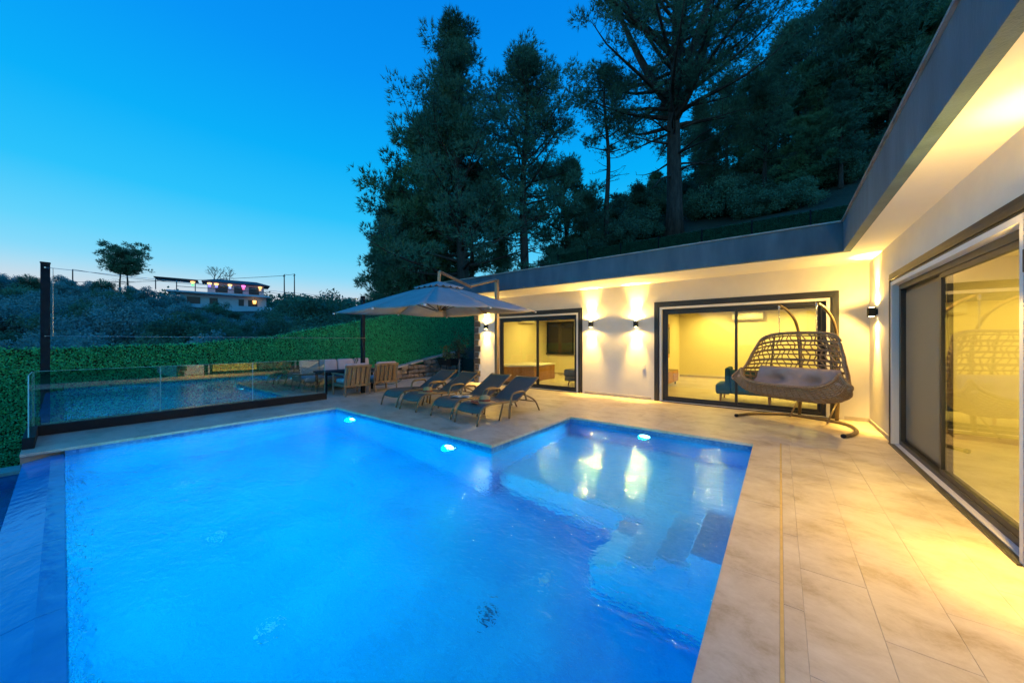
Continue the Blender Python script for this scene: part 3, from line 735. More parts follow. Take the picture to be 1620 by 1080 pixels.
# ------------------------------------------------------------------ loungers
def lounger():
    t = thing('sun_lounger', '-', 'sun lounger')
    HW = .30
    rail = [(0.03, .14), (.075, .235), (.15, .31), (.27, .345), (.5, .345), (.85, .325), (1.15, .305)]
    back = [(1.15, .305), (1.35, .41), (1.65, .57), (1.94, .73)]
    def curve(pts, n=4):
        o = []
        P = [np.array(p, float) for p in pts]
        for i in range(len(P) - 1):
            p0 = P[max(i - 1, 0)]; p1 = P[i]; p2 = P[i + 1]; p3 = P[min(i + 2, len(P) - 1)]
            for k in range(n):
                u = k / n
                o.append(.5 * ((2 * p1) + (-p0 + p2) * u + (2 * p0 - 5 * p1 + 4 * p2 - p3) * u * u + (-p0 + 3 * p1 - 3 * p2 + p3) * u ** 3))
        o.append(P[-1]); return o
    R1 = curve(rail); R2 = curve(back)
    for s in (-1, 1):
        MB().tube([(s * HW, y, z) for y, z in R1], .019, 8).build('seat_rail', M['bronze'], t, True)
        MB().tube([(s * HW, y, z) for y, z in R2], .018, 8).build('back_rail', M['bronze'], t, True)
        MB().tube([(s * HW, -.01, 0), (s * HW, .03, .14)], .02, 8).build('leg', M['bronze'], t, True)
        arm = curve([(.86, 0), (.89, .25), (.93, .43), (1.02, .49), (1.28, .49), (1.37, .45), (1.43, .30)])
        MB().tube([(s * (HW + .04), y, z) for y, z in arm], .019, 8, 1.3).build('armrest', M['bronze'], t, True)
        rear = curve([(1.36, .42), (1.60, .33), (1.80, .21), (1.95, 0)])
        MB().tube([(s * (HW + .02), y, z) for y, z in rear], .018, 8).build('leg', M['bronze'], t, True)
        MB().tube([(s * HW, .72, .33), (s * HW, .60, 0)], .017, 8).build('leg', M['bronze'], t, True)
    MB().tube([(-HW, 1.9, .71), (HW, 1.9, .71)], .016, 8).build('crossbar', M['bronze'], t, True)
    MB().tube([(-HW, 1.15, .30), (HW, 1.15, .30)], .016, 8).build('crossbar', M['bronze'], t, True)
    MB().tube([(-HW - .02, 1.80, .21), (HW + .02, 1.80, .21)], .014, 8).build('crossbar', M['bronze'], t, True)
    def sling(R, nm, sag):
        P = []
        for y, z in R: P.append([(x, y, z + .012 - sag * (1 - (x / HW) ** 2)) for x in np.linspace(-HW + .008, HW - .008, 9)])
        MB().grid(P).build(nm, M['sling'], t, True, solid=.008)
    sling([(y, z) for y, z in R1 if y > .06], 'seat_sling', .022); sling(R2, 'back_sling', .018)
    return t
lg = lounger()
LG = [(-7.36, 4.74, 'charcoal sling sun lounger farthest from the house, nearest the wooden armchairs'),
      (-6.53, 4.68, 'charcoal sling sun lounger with an orange straw hat, second from the armchairs'),
      (-5.415, 4.66, 'charcoal sling sun lounger with an open magazine on its seat'),
      (-4.62, 4.58, 'charcoal sling sun lounger nearest the pool alcove with hat and scarf')]
for i, (x, y, lab) in enumerate(LG):
    o = lg if i == 0 else copy_tree(lg)
    o.location = (x, y, .003); tag(o, lab, 'sun lounger', 'loungers beside the pool'); o.rotation_euler.z = radians([1, -1, .5, -1][i])
def hat(loc, label, tilt):
    t = thing('straw_hat', label, 'hat', loc, .4, group='straw hats on the loungers'); t.rotation_euler = (tilt, 0, .4); t.scale = (1.15, 1.15, 1.25)
    MB().lathe([(.02, .105), (.055, .10), (.08, .085), (.09, .055), (.095, .012), (.13, .004), (.19, -.004), (.192, -.009), (.13, -.002), (.092, .002)], 0, 0, 24).build('crown_and_brim', M['straw'], t, True)
    MB().lathe([(.0965, .010), (.0985, .012), (.0965, .040), (.0945, .042)], 0, 0, 24).build('ribbon', M['ribbon'], t, True)
hat((-6.50, 5.20, .352), 'orange straw hat lying on the second lounger from the armchairs', -.05)
hat((-4.60, 5.08, .352), 'pale straw hat with orange ribbon on the lounger nearest the alcove', -.05)
t = thing('open_magazine', 'open printed magazine lying on a lounger seat', 'magazine', (-5.40, 5.22, .352), .5)
for s in (-1, 1):
    P = [[(s * (.004 + x), y, .004 + .018 * sin(min(1, x / .2) * pi) ** .7) for x in np.linspace(0, .2, 7)] for y in (-.14, .14)]
    MB().grid(P).build('page', M['paper'], t, True, solid=.006)
t = thing('folded_scarf', 'orange and dark patterned scarf beside the pale straw hat', 'scarf', (-4.66, 4.86, .358), .9)
P = [[(x, y, .012 + .012 * sin(x * 40) * cos(y * 25)) for x in np.linspace(-.06, .06, 9)] for y in np.linspace(-.15, .15, 13)]
MB().grid(P).build('cloth', M['ribbon'], t, True, solid=.012)
t = thing('sunglasses', 'dark sunglasses lying on the lounger nearest the armchairs', 'sunglasses', (-7.36, 5.45, .34), .3)
for s in (-1, 1):
    MB().lathe([(.005, 0), (.028, 0), (.026, .008), (.005, .008)], s * .034, 0, 14).build('lens', M['screen_black'], t, True)
    MB().tube([(s * .062, 0, .006), (s * .066, .12, .004)], .004, 6).build('temple', M['metal_dark'], t)
MB().tube([(-.01, 0, .006), (.01, 0, .006)], .004, 6).build('bridge', M['metal_dark'], t)

# ------------------------------------------------------------------ cantilever parasol
t = thing('cantilever_parasol', 'square grey cantilever parasol with champagne mast over the loungers', 'parasol', (-6.5, 7.70, 0))
cx, cy_, hx, hy, zr, za = -.25, -1.95, 1.71, 1.78, 2.27, 2.98
MB().box(-.045, .045, -.055, .055, .05, 3.33).build('mast', M['brolly_arm'], t, bevel=.008)
q = MB(); q.box(-.45, .45, -.04, .04, 0, .05); q.box(-.04, .04, -.45, -.041, 0, .05); q.box(-.04, .04, .041, .2, 0, .05); q.build('base_cross', M['metal_dark'], t, bevel=.004)
for a, b_ in [(-1, -1), (1, -1)]: MB().box(a * .06 if a > 0 else -.44, .44 if a > 0 else -.06, -.44, -.06, .051, .12).build('base_weight', M['darkwall'], t, bevel=.01)
apex = np.array([cx, cy_, za])
def bar(nm, p, q_, w=.04, m='brolly_arm'): return MB().tube([p, q_], w, 4, 1.5).build(nm, M[m], t)
bar('upper_arm', (0, -.04, 3.31), (-.12, -1.0, 3.02), .042)
bar('upper_arm', (-.12, -1.0, 3.02), (cx, cy_ + .02, za + .30), .042)
bar('suspension_arm', (cx, cy_ + .02, za + .30), (cx, cy_, za + .02), .036)
# canopy: eight panels with a sag to mid-rib, top vent
rim = [(1, -1), (1, 0), (1, 1), (0, 1), (-1, 1), (-1, 0), (-1, -1), (0, -1)]
def canopy_pt(k, u):
    a, b_ = rim[k % 8]
    mid = (a == 0 or b_ == 0)
    z = za + (zr - za + b_ * .05) * (u ** 1.08) - (.0 if not mid else -.03 * u)
    return np.array([cx + a * hx * u, cy_ + b_ * hy * u, z])
us = np.linspace(.17, 1, 9)
can = MB()
for k in range(8):
    P = []
    for u in us:
        p, r_ = canopy_pt(k, u), canopy_pt(k + 1, u)
        P.append([p + (r_ - p) * s - np.array([0, 0, .035 * u * sin(pi * s)]) for s in np.linspace(0, 1, 6)])
    can.grid(P)
canopy = can.build('canopy', M['brolly'], t, True, solid=.004)
vent = MB()
for k in range(8):
    P = []
    for u in np.linspace(0, .25, 4):
        p, r_ = canopy_pt(k, u) + [0, 0, .06], canopy_pt(k + 1, u) + [0, 0, .06]
        P.append([p + (r_ - p) * s - np.array([0, 0, .05 * (u / .25) * abs(sin(2 * pi * s))]) for s in np.linspace(0, 1, 7)])
    vent.grid(P)
vent.build('vent_flap', M['brolly'], canopy, True, solid=.004)
MB().lathe([(.02, zr + .0), (.085, zr + .0), (.095, zr + .03), (.06, zr + .07), (.02, zr + .07)], cx, cy_, 16).build('hub', M['brolly_arm'], t, True)
MB().tube([(cx, cy_, zr), (cx, cy_, za)], .022, 8).build('centre_pole', M['brolly_arm'], t, True)
for k in range(8):
    pts = [canopy_pt(k, u) - np.array([0, 0, .028]) for u in (.05, .5, .985)]
    MB().tube(pts, .014, 6).build('rib', M['brolly_arm'], t)
    p = canopy_pt(k, .45) - np.array([0, 0, .035])
    MB().tube([(cx + .07 * (rim[k][0]), cy_ + .07 * rim[k][1], zr + .04), p], .012, 6).build('strut', M['metal_dark'], t)
    p = canopy_pt(k, 1.0)
    MB().box(p[0] - .018, p[0] + .018, p[1] - .018, p[1] + .018, p[2] - .04, p[2] - .005).build('rib_tip', M['white_plastic'], t, bevel=.004)

# ------------------------------------------------------------------ hanging double swing chair
RZ = radians(-27.5)
sw = thing('swing_chair', 'two-seat brown wicker swing chair hanging from a bronze curved stand', 'swing chair', (.05, 8.02, 0), RZ)
# local frame: +x along the chair, +y towards the wall behind it
base = [(-.85, .0, .03), (-.86, .25, .03), (-.78, .62, .03), (-.52, 1.02, .03), (-.2, 1.14, .03), (.2, 1.14, .03), (.52, 1.02, .03), (.78, .62, .03), (.86, .25, .03), (.85, .0, .03)]
def smooth(pts, n=5):
    P = [np.array(p, float) for p in pts]; o = []
    for i in range(len(P) - 1):
        p0 = P[max(i - 1, 0)]; p1 = P[i]; p2 = P[i + 1]; p3 = P[min(i + 2, len(P) - 1)]
        for k in range(n):
            u = k / n
            o.append(.5 * ((2 * p1) + (-p0 + p2) * u + (2 * p0 - 5 * p1 + 4 * p2 - p3) * u * u + (-p0 + 3 * p1 - 3 * p2 + p3) * u ** 3))
    o.append(P[-1]); return o
MB().tube(smooth(base), .028, 10).build('base_frame', M['stand'], sw, True)
for s in (-1, 1):
    MB().tube([(s * .30, 1.14, .03), (s * .30, 1.20, .55), (s * .30, 1.20, 1.15)], .030, 10).build('post', M['stand'], sw, True)
    MB().tube(smooth([(s * .30, 1.20, 1.15), (s * .30, 1.17, 1.55), (s * .30, 1.02, 1.92), (s * .30, .74, 2.14), (s * .30, .44, 2.24)]), .026, 10).build('overhead_arm', M['stand'], sw, True)
    MB().tube([(s * .30, .80, .04), (s * .30, 1.18, .42)], .016, 8).build('brace', M['stand'], sw, True)
    MB().tube([(s * .85, -.02, .03), (s * .85, .02, .03)], .033, 10).build('end_cap', M['metal_dark'], sw, True)
    # chain and spring
    q = MB()
    for i in range(9):
        z = 2.16 - i * .052
        ring = [(s * .30 + (.011 * cos(a) if i % 2 else 0), .44 + (0 if i % 2 else .011 * cos(a)), z + .030 * sin(a)) for a in np.linspace(0, 2 * pi, 9)]
        q.tube(ring, .004, 5)
    q.build('chain', M['chrome'], sw, True)
    MB().tube([(s * .30, .44, 2.24), (s * .30, .44, 2.15)], .018, 8).build('spring', M['chrome'], sw, True)
MB().tube([(-.30, 1.20, .60), (.30, 1.20, .60)], .022, 8).build('crossbar', M['stand'], sw, True)
# basket surface: s in [-1,1] across, v in [0,1] from back top rim over the seat to the front lip
BC = .34                                      # local y of the basket centre
def basket(s, v):
    prof_y = lerp_tab(v, [(0, .20), (.18, .27), (.36, .31), (.50, .26), (.60, .10), (.72, -.12), (.85, -.33), (1.0, -.47)])
    prof_z = lerp_tab(v, [(0, 1.70), (.18, 1.38), (.36, 1.02), (.50, .70), (.60, .52), (.72, .46), (.85, .55), (1.0, .74)])
    half = lerp_tab(v, [(0, .64), (.18, .73), (.36, .81), (.50, .87), (.60, .93), (.72, .94), (.85, .89), (1.0, .77)])
    a = abs(s); side = a ** 3.0
    x = half * (sin(s * pi / 2 * .92) / sin(pi / 2 * .92))
    y = prof_y - side * lerp_tab(v, [(0, .14), (.18, .30), (.36, .44), (.55, .50), (.75, .14), (1.0, -.18)])
    z = prof_z + side * lerp_tab(v, [(0, -.17), (.3, -.06), (.5, .12), (.72, .36), (1.0, .26)])
    return np.array([x, BC + y, z])
weave = MB()
for i, v in enumerate(np.linspace(.03, .56, 12)):
    weave.tube([basket(s, v) for s in np.linspace(-1, 1, 25)], .015, 6, .8)
    if i % 2: weave.tube([basket(s, v + .012) for s in np.linspace(-1, 1, 25)], .008, 6, .8)
weave.build('horizontal_weave', M['wicker'], sw, True)['kind'] = 'stuff'
weave = MB()
for i, s in enumerate(np.linspace(-.94, .94, 21)):
    ph = [(0, 0)]
    weave.tube([basket(s + .035 * sin(v * 40 + i) + (v - .3) * .22 * (1 if i % 2 else .6), v) if abs(s) < .85 else basket(s, v) for v in np.linspace(.0, .58, 16)], .0125, 6, .8)
weave.build('diagonal_weave', M['wicker'], sw, True)['kind'] = 'stuff'
bowl = MB()
for v in np.linspace(.50, .99, 22):
    bowl.tube([basket(s, v) + np.array([0, 0, .006 * sin(s * 60)]) for s in np.linspace(-1, 1, 37)], .013, 6)
for s in np.linspace(-.98, .98, 24):
    bowl.tube([basket(s, v) - np.array([0, 0, .006]) for v in np.linspace(.48, 1.0, 12)], .012, 6)
bowl.build('woven_seat_bowl', M['wicker'], sw, True)['kind'] = 'stuff'
MB().tube([basket(s, 0) for s in np.linspace(-1, 1, 25)], .028, 8).build('top_rim', M['wicker'], sw, True)
for sd in (-1, 1): MB().tube(smooth([basket(sd, v) for v in np.linspace(0, 1, 12)], 3), .026, 8).build('side_rim', M['wicker'], sw, True)
MB().tube([basket(s, 1.0) for s in np.linspace(-1, 1, 31)], .028, 8).build('front_rim', M['wicker'], sw, True)
for s in (-.05, .42, -.5): MB().tube([basket(s, v) + np.array([0, .012, 0]) for v in np.linspace(0, .6, 12)], .017, 8).build('frame_rib', M['stand'], sw, True)
# seat cushion (lies loose in the basket)
cu = thing('swing_seat_cushion', 'mauve-grey tufted cushion lying in the wicker swing chair', 'cushion', sw.location, RZ)
def pillow(name, fn, nu, nv, th, tufts, parent, m):
    top = []; bot = []
    for i in range(nu):
        ra, rb = [], []
        for j in range(nv):
            u, v = i / (nu - 1), j / (nv - 1)
            e = (max(0, 1 - abs(2 * u - 1) ** 5) * max(0, 1 - abs(2 * v - 1) ** 5)) ** .45
            dip = 1.0
            for tu, tv in tufts: dip -= .9 * math.exp(-(((u - tu) / .07) ** 2 + ((v - tv) / .11) ** 2))
            wr = 1 + .07 * sin(u * 31 + v * 17) + .05 * sin(u * 57 - v * 43)
            p = fn(u, v); ra.append(p + np.array([0, -.15, 1]) * th * e * dip * wr); rb.append(p - np.array([0, 0, 1]) * th * .12 * e)
        top.append(ra); bot.append(rb)
    q = MB().grid(top); q.grid([list(reversed(r)) for r in bot]); return q.build(name, m, parent, True)
def seat_fn(u, v):
    s = (u * 2 - 1) * .88; p = basket(s, .60 + (1 - v) * .34); return p + np.array([0, 0, .012])
pillow('seat_pad', seat_fn, 41, 21, .15, [(.27, .45), (.5, .45), (.73, .45)], cu, M['cushion'])
def back_fn(u, v):
    s = (u * 2 - 1) * .62; p = basket(s, .61 - v * .23); return p + np.array([0, -.10, .07])
def pillow2(*a): return pillow(*a)
top = MB(); 
P = []
for i in range(31):
    row = []
    for j in range(17):
        u, v = i / 30, j / 16; p = back_fn(u, v)
        e = (max(0, 1 - abs(2 * u - 1) ** 5) * max(0, 1 - abs(2 * v - 1) ** 5)) ** .5
        dip = 1 - .95 * math.exp(-(((u - .3) / .08) ** 2 + ((v - .5) / .15) ** 2)) - .95 * math.exp(-(((u - .7) / .08) ** 2 + ((v - .5) / .15) ** 2))
        row.append(p + np.array([0, -1, .25]) * .15 * e * dip * (1 + .06 * sin(u * 37 + v * 20)))
    P.append(row)
top.grid(P); top.grid([[np.array(p_) * [1, 1, 1] + [0, .02, 0] for p_ in reversed([back_fn(i / 30, j / 16) for j in range(17)])] for i in range(31)])
top.build('back_pad', M['cushion'], cu, True)

# ------------------------------------------------------------------ dining corner
def armchair():
    t = thing('garden_armchair', '-', 'armchair')
    # local: faces -x, back at +x
    for y in (-.36, .36):
        MB().tube([(.34, y, 0), (.30, y, .38), (.40, y, .84)], .026, 4).build('leg', M['teak'], t)
        MB().tube([(-.34, y, 0), (-.34, y, .60)], .030, 4).build('leg', M['teak'], t)
        MB().box(-.40, .36, y - .035, y + .035, .60, .632).build('armrest', M['teak'], t, bevel=.006)
        MB().box(-.32, .30, y - .018, y + .018, .26, .34).build('seat_rail', M['teak'], t, bevel=.004)
    MB().box(-.35, -.315, -.33, .33, .26, .34).build('seat_rail', M['teak'], t, bevel=.004)
    for y in np.linspace(-.27, .27, 5):
        q = MB(); dx = .095
        q.v = [(.285, y - .05, .30), (.31, y - .05, .30), (.31, y + .05, .30), (.285, y + .05, .30), (.285 + dx, y - .05, .80), (.31 + dx, y - .05, .80), (.31 + dx, y + .05, .80), (.285 + dx, y + .05, .80)]
        q.f = [(0, 3, 2, 1), (4, 5, 6, 7), (0, 1, 5, 4), (1, 2, 6, 5), (2, 3, 7, 6), (3, 0, 4, 7)]
        q.build('back_slat', M['teak'], t)
    MB().box(.37, .425, -.385, .385, .80, .86).build('top_rail', M['teak'], t, bevel=.008)
    MB().box(.275, .335, -.385, .385, .25, .31).build('bottom_rail', M['teak'], t, bevel=.006)
    MB().box(-.31, .27, -.32, .32, .29, .312).build('seat_board', M['teak'], t)
    return t
def loose_cushion(loc, dims, rot, label, m='pink', group=None):
    q = MB(); a, b_, c = dims
    P = []
    o = MB().box(-a / 2, a / 2, -b_ / 2, b_ / 2, -c / 2, c / 2).build('loose_cushion', M[m], None, True, bevel=min(a, b_, c) * .42)
    o.modifiers['bevel'].segments = 4
    o.location = loc; o.rotation_euler = rot; tag(o, label, 'cushion', group); return o
ac = armchair()
for i, (x, y, r, lab, nm) in enumerate([(-9.83, 5.12, .02, 'slatted wooden garden armchair nearer the pool and the glass balustrade', 'nearer'), (-9.98, 6.14, -.08, 'slatted wooden garden armchair nearer the stone retaining wall', 'farther')]):
    o = ac if i == 0 else copy_tree(ac); o.location = (x, y, .003); o.rotation_euler.z = r; tag(o, lab, 'armchair', 'wooden armchairs at the garden table')
    loose_cushion((x - .03, y, .40), (.58, .62, .13), (0, 0, r), 'pale seat cushion on the armchair ' + ('nearer the pool' if i == 0 else 'nearer the stone wall'))
    loose_cushion((x + .25, y + (.02 if i else 0), .68), (.12, .64, .46), (0, .18, r), 'pale back cushion on the armchair ' + ('nearer the pool' if i == 0 else 'nearer the stone wall'))
t = thing('garden_sofa', 'low wooden garden sofa with pale cushions in front of the green hedge', 'garden sofa', (-11.55, 5.55, .003))
MB().box(-.40, .40, -1.25, 1.25, .20, .30).build('seat_frame', M['teak'], t, bevel=.008)
MB().box(-.44, -.36, -1.25, 1.25, .301, .78).build('backrest', M['teak'], t, bevel=.008)
for y in (-1.29, 1.29): MB().box(-.44, .40, y - .038, y + .038, .20, .58).build('armrest', M['teak'], t, bevel=.008)
for x in (-.36, .34):
    for y in (-1.2, 0, 1.2): MB().box(x - .03, x + .03, y - .03, y + .03, 0, .199).build('leg', M['teak'], t)
loose_cushion((-11.50, 4.95, .39), (.72, 1.16, .16), (0, 0, 0), 'pale seat cushion on the garden sofa end nearer the glass')
loose_cushion((-11.50, 6.15, .39), (.72, 1.16, .16), (0, 0, 0), 'pale seat cushion on the garden sofa end nearer the house')
for y, lab in [(4.75, 'pale pink back cushion at the glass end of the garden sofa'), (5.32, 'pale pink back cushion second from the glass on the garden sofa'), (5.9, 'pale pink back cushion third from the glass on the garden sofa'), (6.47, 'pale pink back cushion at the house end of the garden sofa')]:
    loose_cushion((-11.74, y, .72), (.15, .55, .45), (0, -.2, random.uniform(-.06, .06)), lab)
t = thing('garden_table', 'low dark garden table between the sofa and the wooden armchairs', 'table', (-10.75, 5.4, .003))
MB().box(-.36, .36, -.8, .8, .60, .64).build('table_top', M['metal_dark'], t, bevel=.006)
for x in (-.3, .3):
    for y in (-.72, .72): MB().box(x - .03, x + .03, y - .03, y + .03, 0, .599).build('leg', M['metal_dark'], t)
MB().box(-.3, .3, -.72, .72, .53, .57).build('apron', M['metal_dark'], t)
t = thing('flower_vase', 'small vase with upright stems on the garden table', 'vase', (-10.7, 5.72, .645))
MB().lathe([(.03, 0), (.05, .01), (.055, .09), (.03, .15), (.035, .17), (.025, .17)], 0, 0, 16).build('vase', M['far_roof'], t, True)
random.seed(3)
for i in range(9):
    a = random.uniform(0, 6.28); r = random.uniform(.02, .07); h = random.uniform(.25, .38)
    MB().tube([(0, 0, .15), (r * .4 * cos(a), r * .4 * sin(a), h * .7), (r * cos(a), r * sin(a), h)], [.003, .003, .012], 5).build('stem', M['olive_near'], t)

# ------------------------------------------------------------------ glass balustrade
bal = thing('glass_balustrade', 'frameless green-tinted glass balustrade in a dark base channel beside the pool', 'balustrade', (0, 0, 0))
GX = -9.60
MB().box(GX - .055, GX + .055, -.30, 4.30, .001, .165).build('base_channel', M['metal_dark'], bal, bevel=.006)
MB().box(GX + .056, -8.50, -.355, -.245, .003, .165).build('base_channel', M['metal_dark'], bal, bevel=.006)
for a, b_ in [(-.285, 1.165), (1.175, 2.665), (2.675, 4.27)]:
    p = MB().box(GX - .006, GX + .006, a, b_, .166, 1.05).build('glass_panel', M['glass_bal'], bal)
    for y in (a, b_): box('polished_edge', M['glass_edge'], p, GX - .0062, GX + .0062, y - .002, y + .002, .167, 1.051)
    box('polished_edge', M['glass_edge'], p, GX - .0064, GX + .0064, a + .003, b_ - .003, 1.0495, 1.053)
p = MB().box(GX + .02, -8.52, -.306, -.294, .166, 1.05).build('glass_panel', M['glass_bal'], bal)
box('polished_edge', M['glass_edge'], p, -8.521, -8.517, -.3062, -.2938, .167, 1.051)
box('polished_edge', M['glass_edge'], p, GX + .021, -8.523, -.3064, -.2936, 1.0495, 1.053)

# tall posts with tensioned wires
for y, lab in [(-.18, 'tall dark square post at the near end of the glass balustrade'), (5.48, 'tall dark square post behind the wooden armchairs')]:
    t = thing('tall_post', lab, 'post', (-9.86, y, 0), group='tall wire posts')
    MB().box(-.05, .05, -.05, .05, -1.2 if y < 4 else -.02, 2.86).build('shaft', M['post'], t, bevel=.006)
    MB().box(-.056, .056, -.056, .056, 2.861, 2.88).build('cap', M['post'], t, bevel=.004)
    MB().tube([(.05, 0, 2.78), (.11, 0, 2.78)], .012, 6).build('wire_eye', M['chrome'], t)
    MB().tube([(.05, 0, 1.63), (.11, 0, 1.63)], .012, 6).build('wire_eye', M['chrome'], t)
for z, sag, lab in [(2.78, .02, 'upper steel wire stretched between the two tall posts'), (1.63, .0, 'lower steel wire stretched between the two tall posts')]:
    pts = [(-9.75, y, z - sag * (1 - ((y - 2.65) / 2.83) ** 2)) for y in np.linspace(-.18, 5.48, 14)]
    tag(MB().tube(pts, .004, 5).build('steel_wire', M['steelwire'], None, True), lab, 'wire')
tag(MB().tube([(-9.75, -.10, 1.63), (-9.75, -.10, 2.78)], .004, 5).build('steel_wire', M['steelwire']), 'thin upright steel wire beside the near tall post', 'wire')

# ------------------------------------------------------------------ hedges (artificial leaf panels)
rng = np.random.default_rng(7)
def leaf_panel_mesh(name, w, h, n, size):
    """upright panel: backing in the x-z plane, facing -y (local), leaves on both sides"""
    c = np.stack([rng.uniform(-w / 2, w / 2, n), rng.normal(0, .02, n), rng.uniform(0, h, n) + abs(rng.normal(0, .028, n))], 1)
    side = np.where(rng.random(n) < .68, -1, 1); c[:, 1] = side * (.03 + abs(rng.normal(0, .018, n)))
    d = rng.normal(0, 1, (n, 3)); d[:, 2] = d[:, 2] * .7 - .25; d[:, 1] = side * abs(d[:, 1]) * .6
    d /= np.linalg.norm(d, axis=1)[:, None]
    up = rng.normal(0, 1, (n, 3)); s = np.cross(d, up); s /= np.linalg.norm(s, axis=1)[:, None] + 1e-9
    L = size * rng.uniform(.7, 1.3, n)[:, None]; wd = L * .42
    V = np.concatenate([c[:, None], (c + d * L * .5 + s * wd)[:, None], (c + d * L)[:, None], (c + d * L * .5 - s * wd)[:, None]], 1).reshape(-1, 3)
    T = np.arange(n * 4).reshape(-1, 4)
    return np_mesh(name, V, T)
HL = leaf_panel_mesh('hedge_leaves', 2.0, 2.45, 27000, .036)
HB = MB().box(-.995, .995, -.03, .03, 0, 2.45).mesh('hedge_backing'); HB.materials.append(M['hedge_back'])
HP = MB().tube([(0, 0, -.3), (0, 0, 2.4)], .03, 8).mesh('hedge_post'); HP.materials.append(M['post'])
def hedge(label, spots, rz, leaf=M['hedge_leaf'], zs=1.0, nm='hedge_fence'):
    t = thing(nm, label, 'hedge')
    for x, y, z in spots:
        p = mesh_obj('leaf_panel', HL, leaf, t); p.location = (x, y, z); p.rotation_euler = (0, 0, rz); p.scale = (1, 1, zs); p['kind'] = 'stuff'
        b_ = mesh_obj('backing', HB, M['hedge_back'], p)
        if rz == 0: q = mesh_obj('post', HP, M['post'], t); q.location = (x - 1.0, y - .06, z + .1); q.scale = (1, 1, zs)
    return t
TOP = [(-20, 1.36), (-.8, 1.37), (1.5, 1.40), (4.2, 1.68), (6.1, 2.12), (8.25, 2.6), (13, 3.5), (17, 4.2)]
sp = []
y = -11.0
while y < 16:
    sp.append((-12.55 + random.uniform(-.015, .015), y, lerp_tab(y, TOP) - 2.45)); y += 2.0
# panels tilt with the slope of the ground
H = thing('hedge_fence', 'long bright green artificial leaf hedge along the left side of the plot', 'hedge')
for x, y, z in sp:
    j_ = random.uniform(-.025, .025); z0, z1 = lerp_tab(y - 1, TOP) + j_, lerp_tab(y + 1, TOP) + j_
    p = mesh_obj('leaf_panel', HL, M['hedge_leaf'], H); p['kind'] = 'stuff'
    from mathutils import Matrix
    sh = Matrix(((0, -1, 0, x), (1, 0, 0, y), ((z1 - z0) / 2, 0, 1, (z0 + z1) / 2 - 2.45), (0, 0, 0, 1)))
    # shear baked into a light copy of the mesh keeps the panel upright while its top follows the slope
    me = HL.copy(); me.transform(sh); p.data = me
    b_ = bpy.data.objects.new('backing', HB.copy()); COL.objects.link(b_); b_.data.transform(sh); b_.parent = p
    q = mesh_obj('post', HP, M['post'], H); q.location = (x - .09, y - 1.0, z0 - 2.45)
M['net'] = leaf_mat('dark_green_screen_leaves', (.02, .10, .05), (.04, .17, .08), 5, .5, .15)
HL2 = HL.copy(); HL2.materials.clear(); HL_keep = HL; HL = HL2
hedge('dark green hedge on the slope behind the villa roof', [(x, 19.0, 4.65) for x in np.arange(-10, 9, 2.0)], 0, M['net'], zs=.92)
HL = HL_keep
hedge('green hedge behind the lawn on the right', [(8.5, y, -.1) for y in np.arange(-20, 3, 2.0)], pi / 2)
t = thing('brick_edging', 'row of red bricks edging the lawn', 'edging')
bm_ = MB().box(-.10, .10, -.05, .05, 0, .09).mesh('brick'); bm_.materials.append(M['brick_red'])
for i in range(60):
    o = bpy.data.objects.new('brick', bm_); COL.objects.link(o); o.parent = t; o.location = (3.2 + .05 * i, -1.5 - .105 * i, -.05); o.rotation_euler = (0, 0, .45 + random.uniform(-.06, .06))

# ------------------------------------------------------------------ stone retaining wall, rubble and slope end
rw = thing('stone_retaining_wall', 'rubble stone retaining wall rising along the foot of the hedge', 'wall')
random.seed(11)
def rock(w, d, h, seed):
    r_ = random.Random(seed); q = MB(); n1, n2 = 8, 5
    for j in range(n2 + 1):
        ph = -pi / 2 + pi * j / n2
        for i in range(n1):
            a = 2 * pi * i / n1; k = r_.uniform(.84, 1.08)
            cx_, sx_ = cos(a), sin(a)
            ex = 1 / max(abs(cx_), abs(sx_)) ** .55
            q.v.append((w / 2 * cx_ * ex * cos(ph) ** .5 * k, d / 2 * sx_ * ex * cos(ph) ** .5 * k, h / 2 * sin(ph) * r_.uniform(.92, 1.05)))
    for j in range(n2):
        for i in range(n1):
            a = j * n1 + i; b_ = j * n1 + (i + 1) % n1; q.f.append((a, b_, b_ + n1, a + n1))
    return q.mesh('rubble_stone')
ROCKS = [rock(.36, .30, .22, s) for s in range(7)]
for r_ in ROCKS: r_.materials.append(M['rock'])
y = 6.4
while y < 11.7:
    h = max(.10, lerp_tab(y, [(6.4, .12), (8.0, .36), (9.9, .68), (11.7, .95)])); z = .06
    while z < h:
        o = bpy.data.objects.new('rubble_stone', random.choice(ROCKS)); COL.objects.link(o); o.parent = rw
        o.location = (-12.17 + random.uniform(-.03, .03), y + random.uniform(-.05, .05) + (.15 if int(z * 10) % 2 else 0), z + .03)
        o.rotation_euler = (random.uniform(-.2, .2), random.uniform(-.2, .2), pi / 2 + random.uniform(-.3, .3))
        s = random.uniform(.8, 1.15); o.scale = (s, s, s * random.uniform(.85, 1.1)); z += .18
    y += .30
MB().prism([(-12.5, 6.3), (-12.22, 6.3), (-12.22, 11.9), (-12.5, 11.9)], -.3, .1).build('core', M['darkwall'], rw)
for y, w_ in [(6.9, .55), (7.55, .62), (8.3, .7), (9.1, .66), (9.9, .7), (10.7, .7), (11.4, .6)]:
    z = lerp_tab(y, [(6.4, .16), (8.0, .42), (9.9, .76), (11.7, 1.03)])
    o = MB().box(-.17, .17, -w_ / 2, w_ / 2, 0, .07).build('capping_stone', M['kerb'], rw, bevel=.012); o.location = (-12.2, y, z); o.rotation_euler = (.18, 0, random.uniform(-.08, .08))
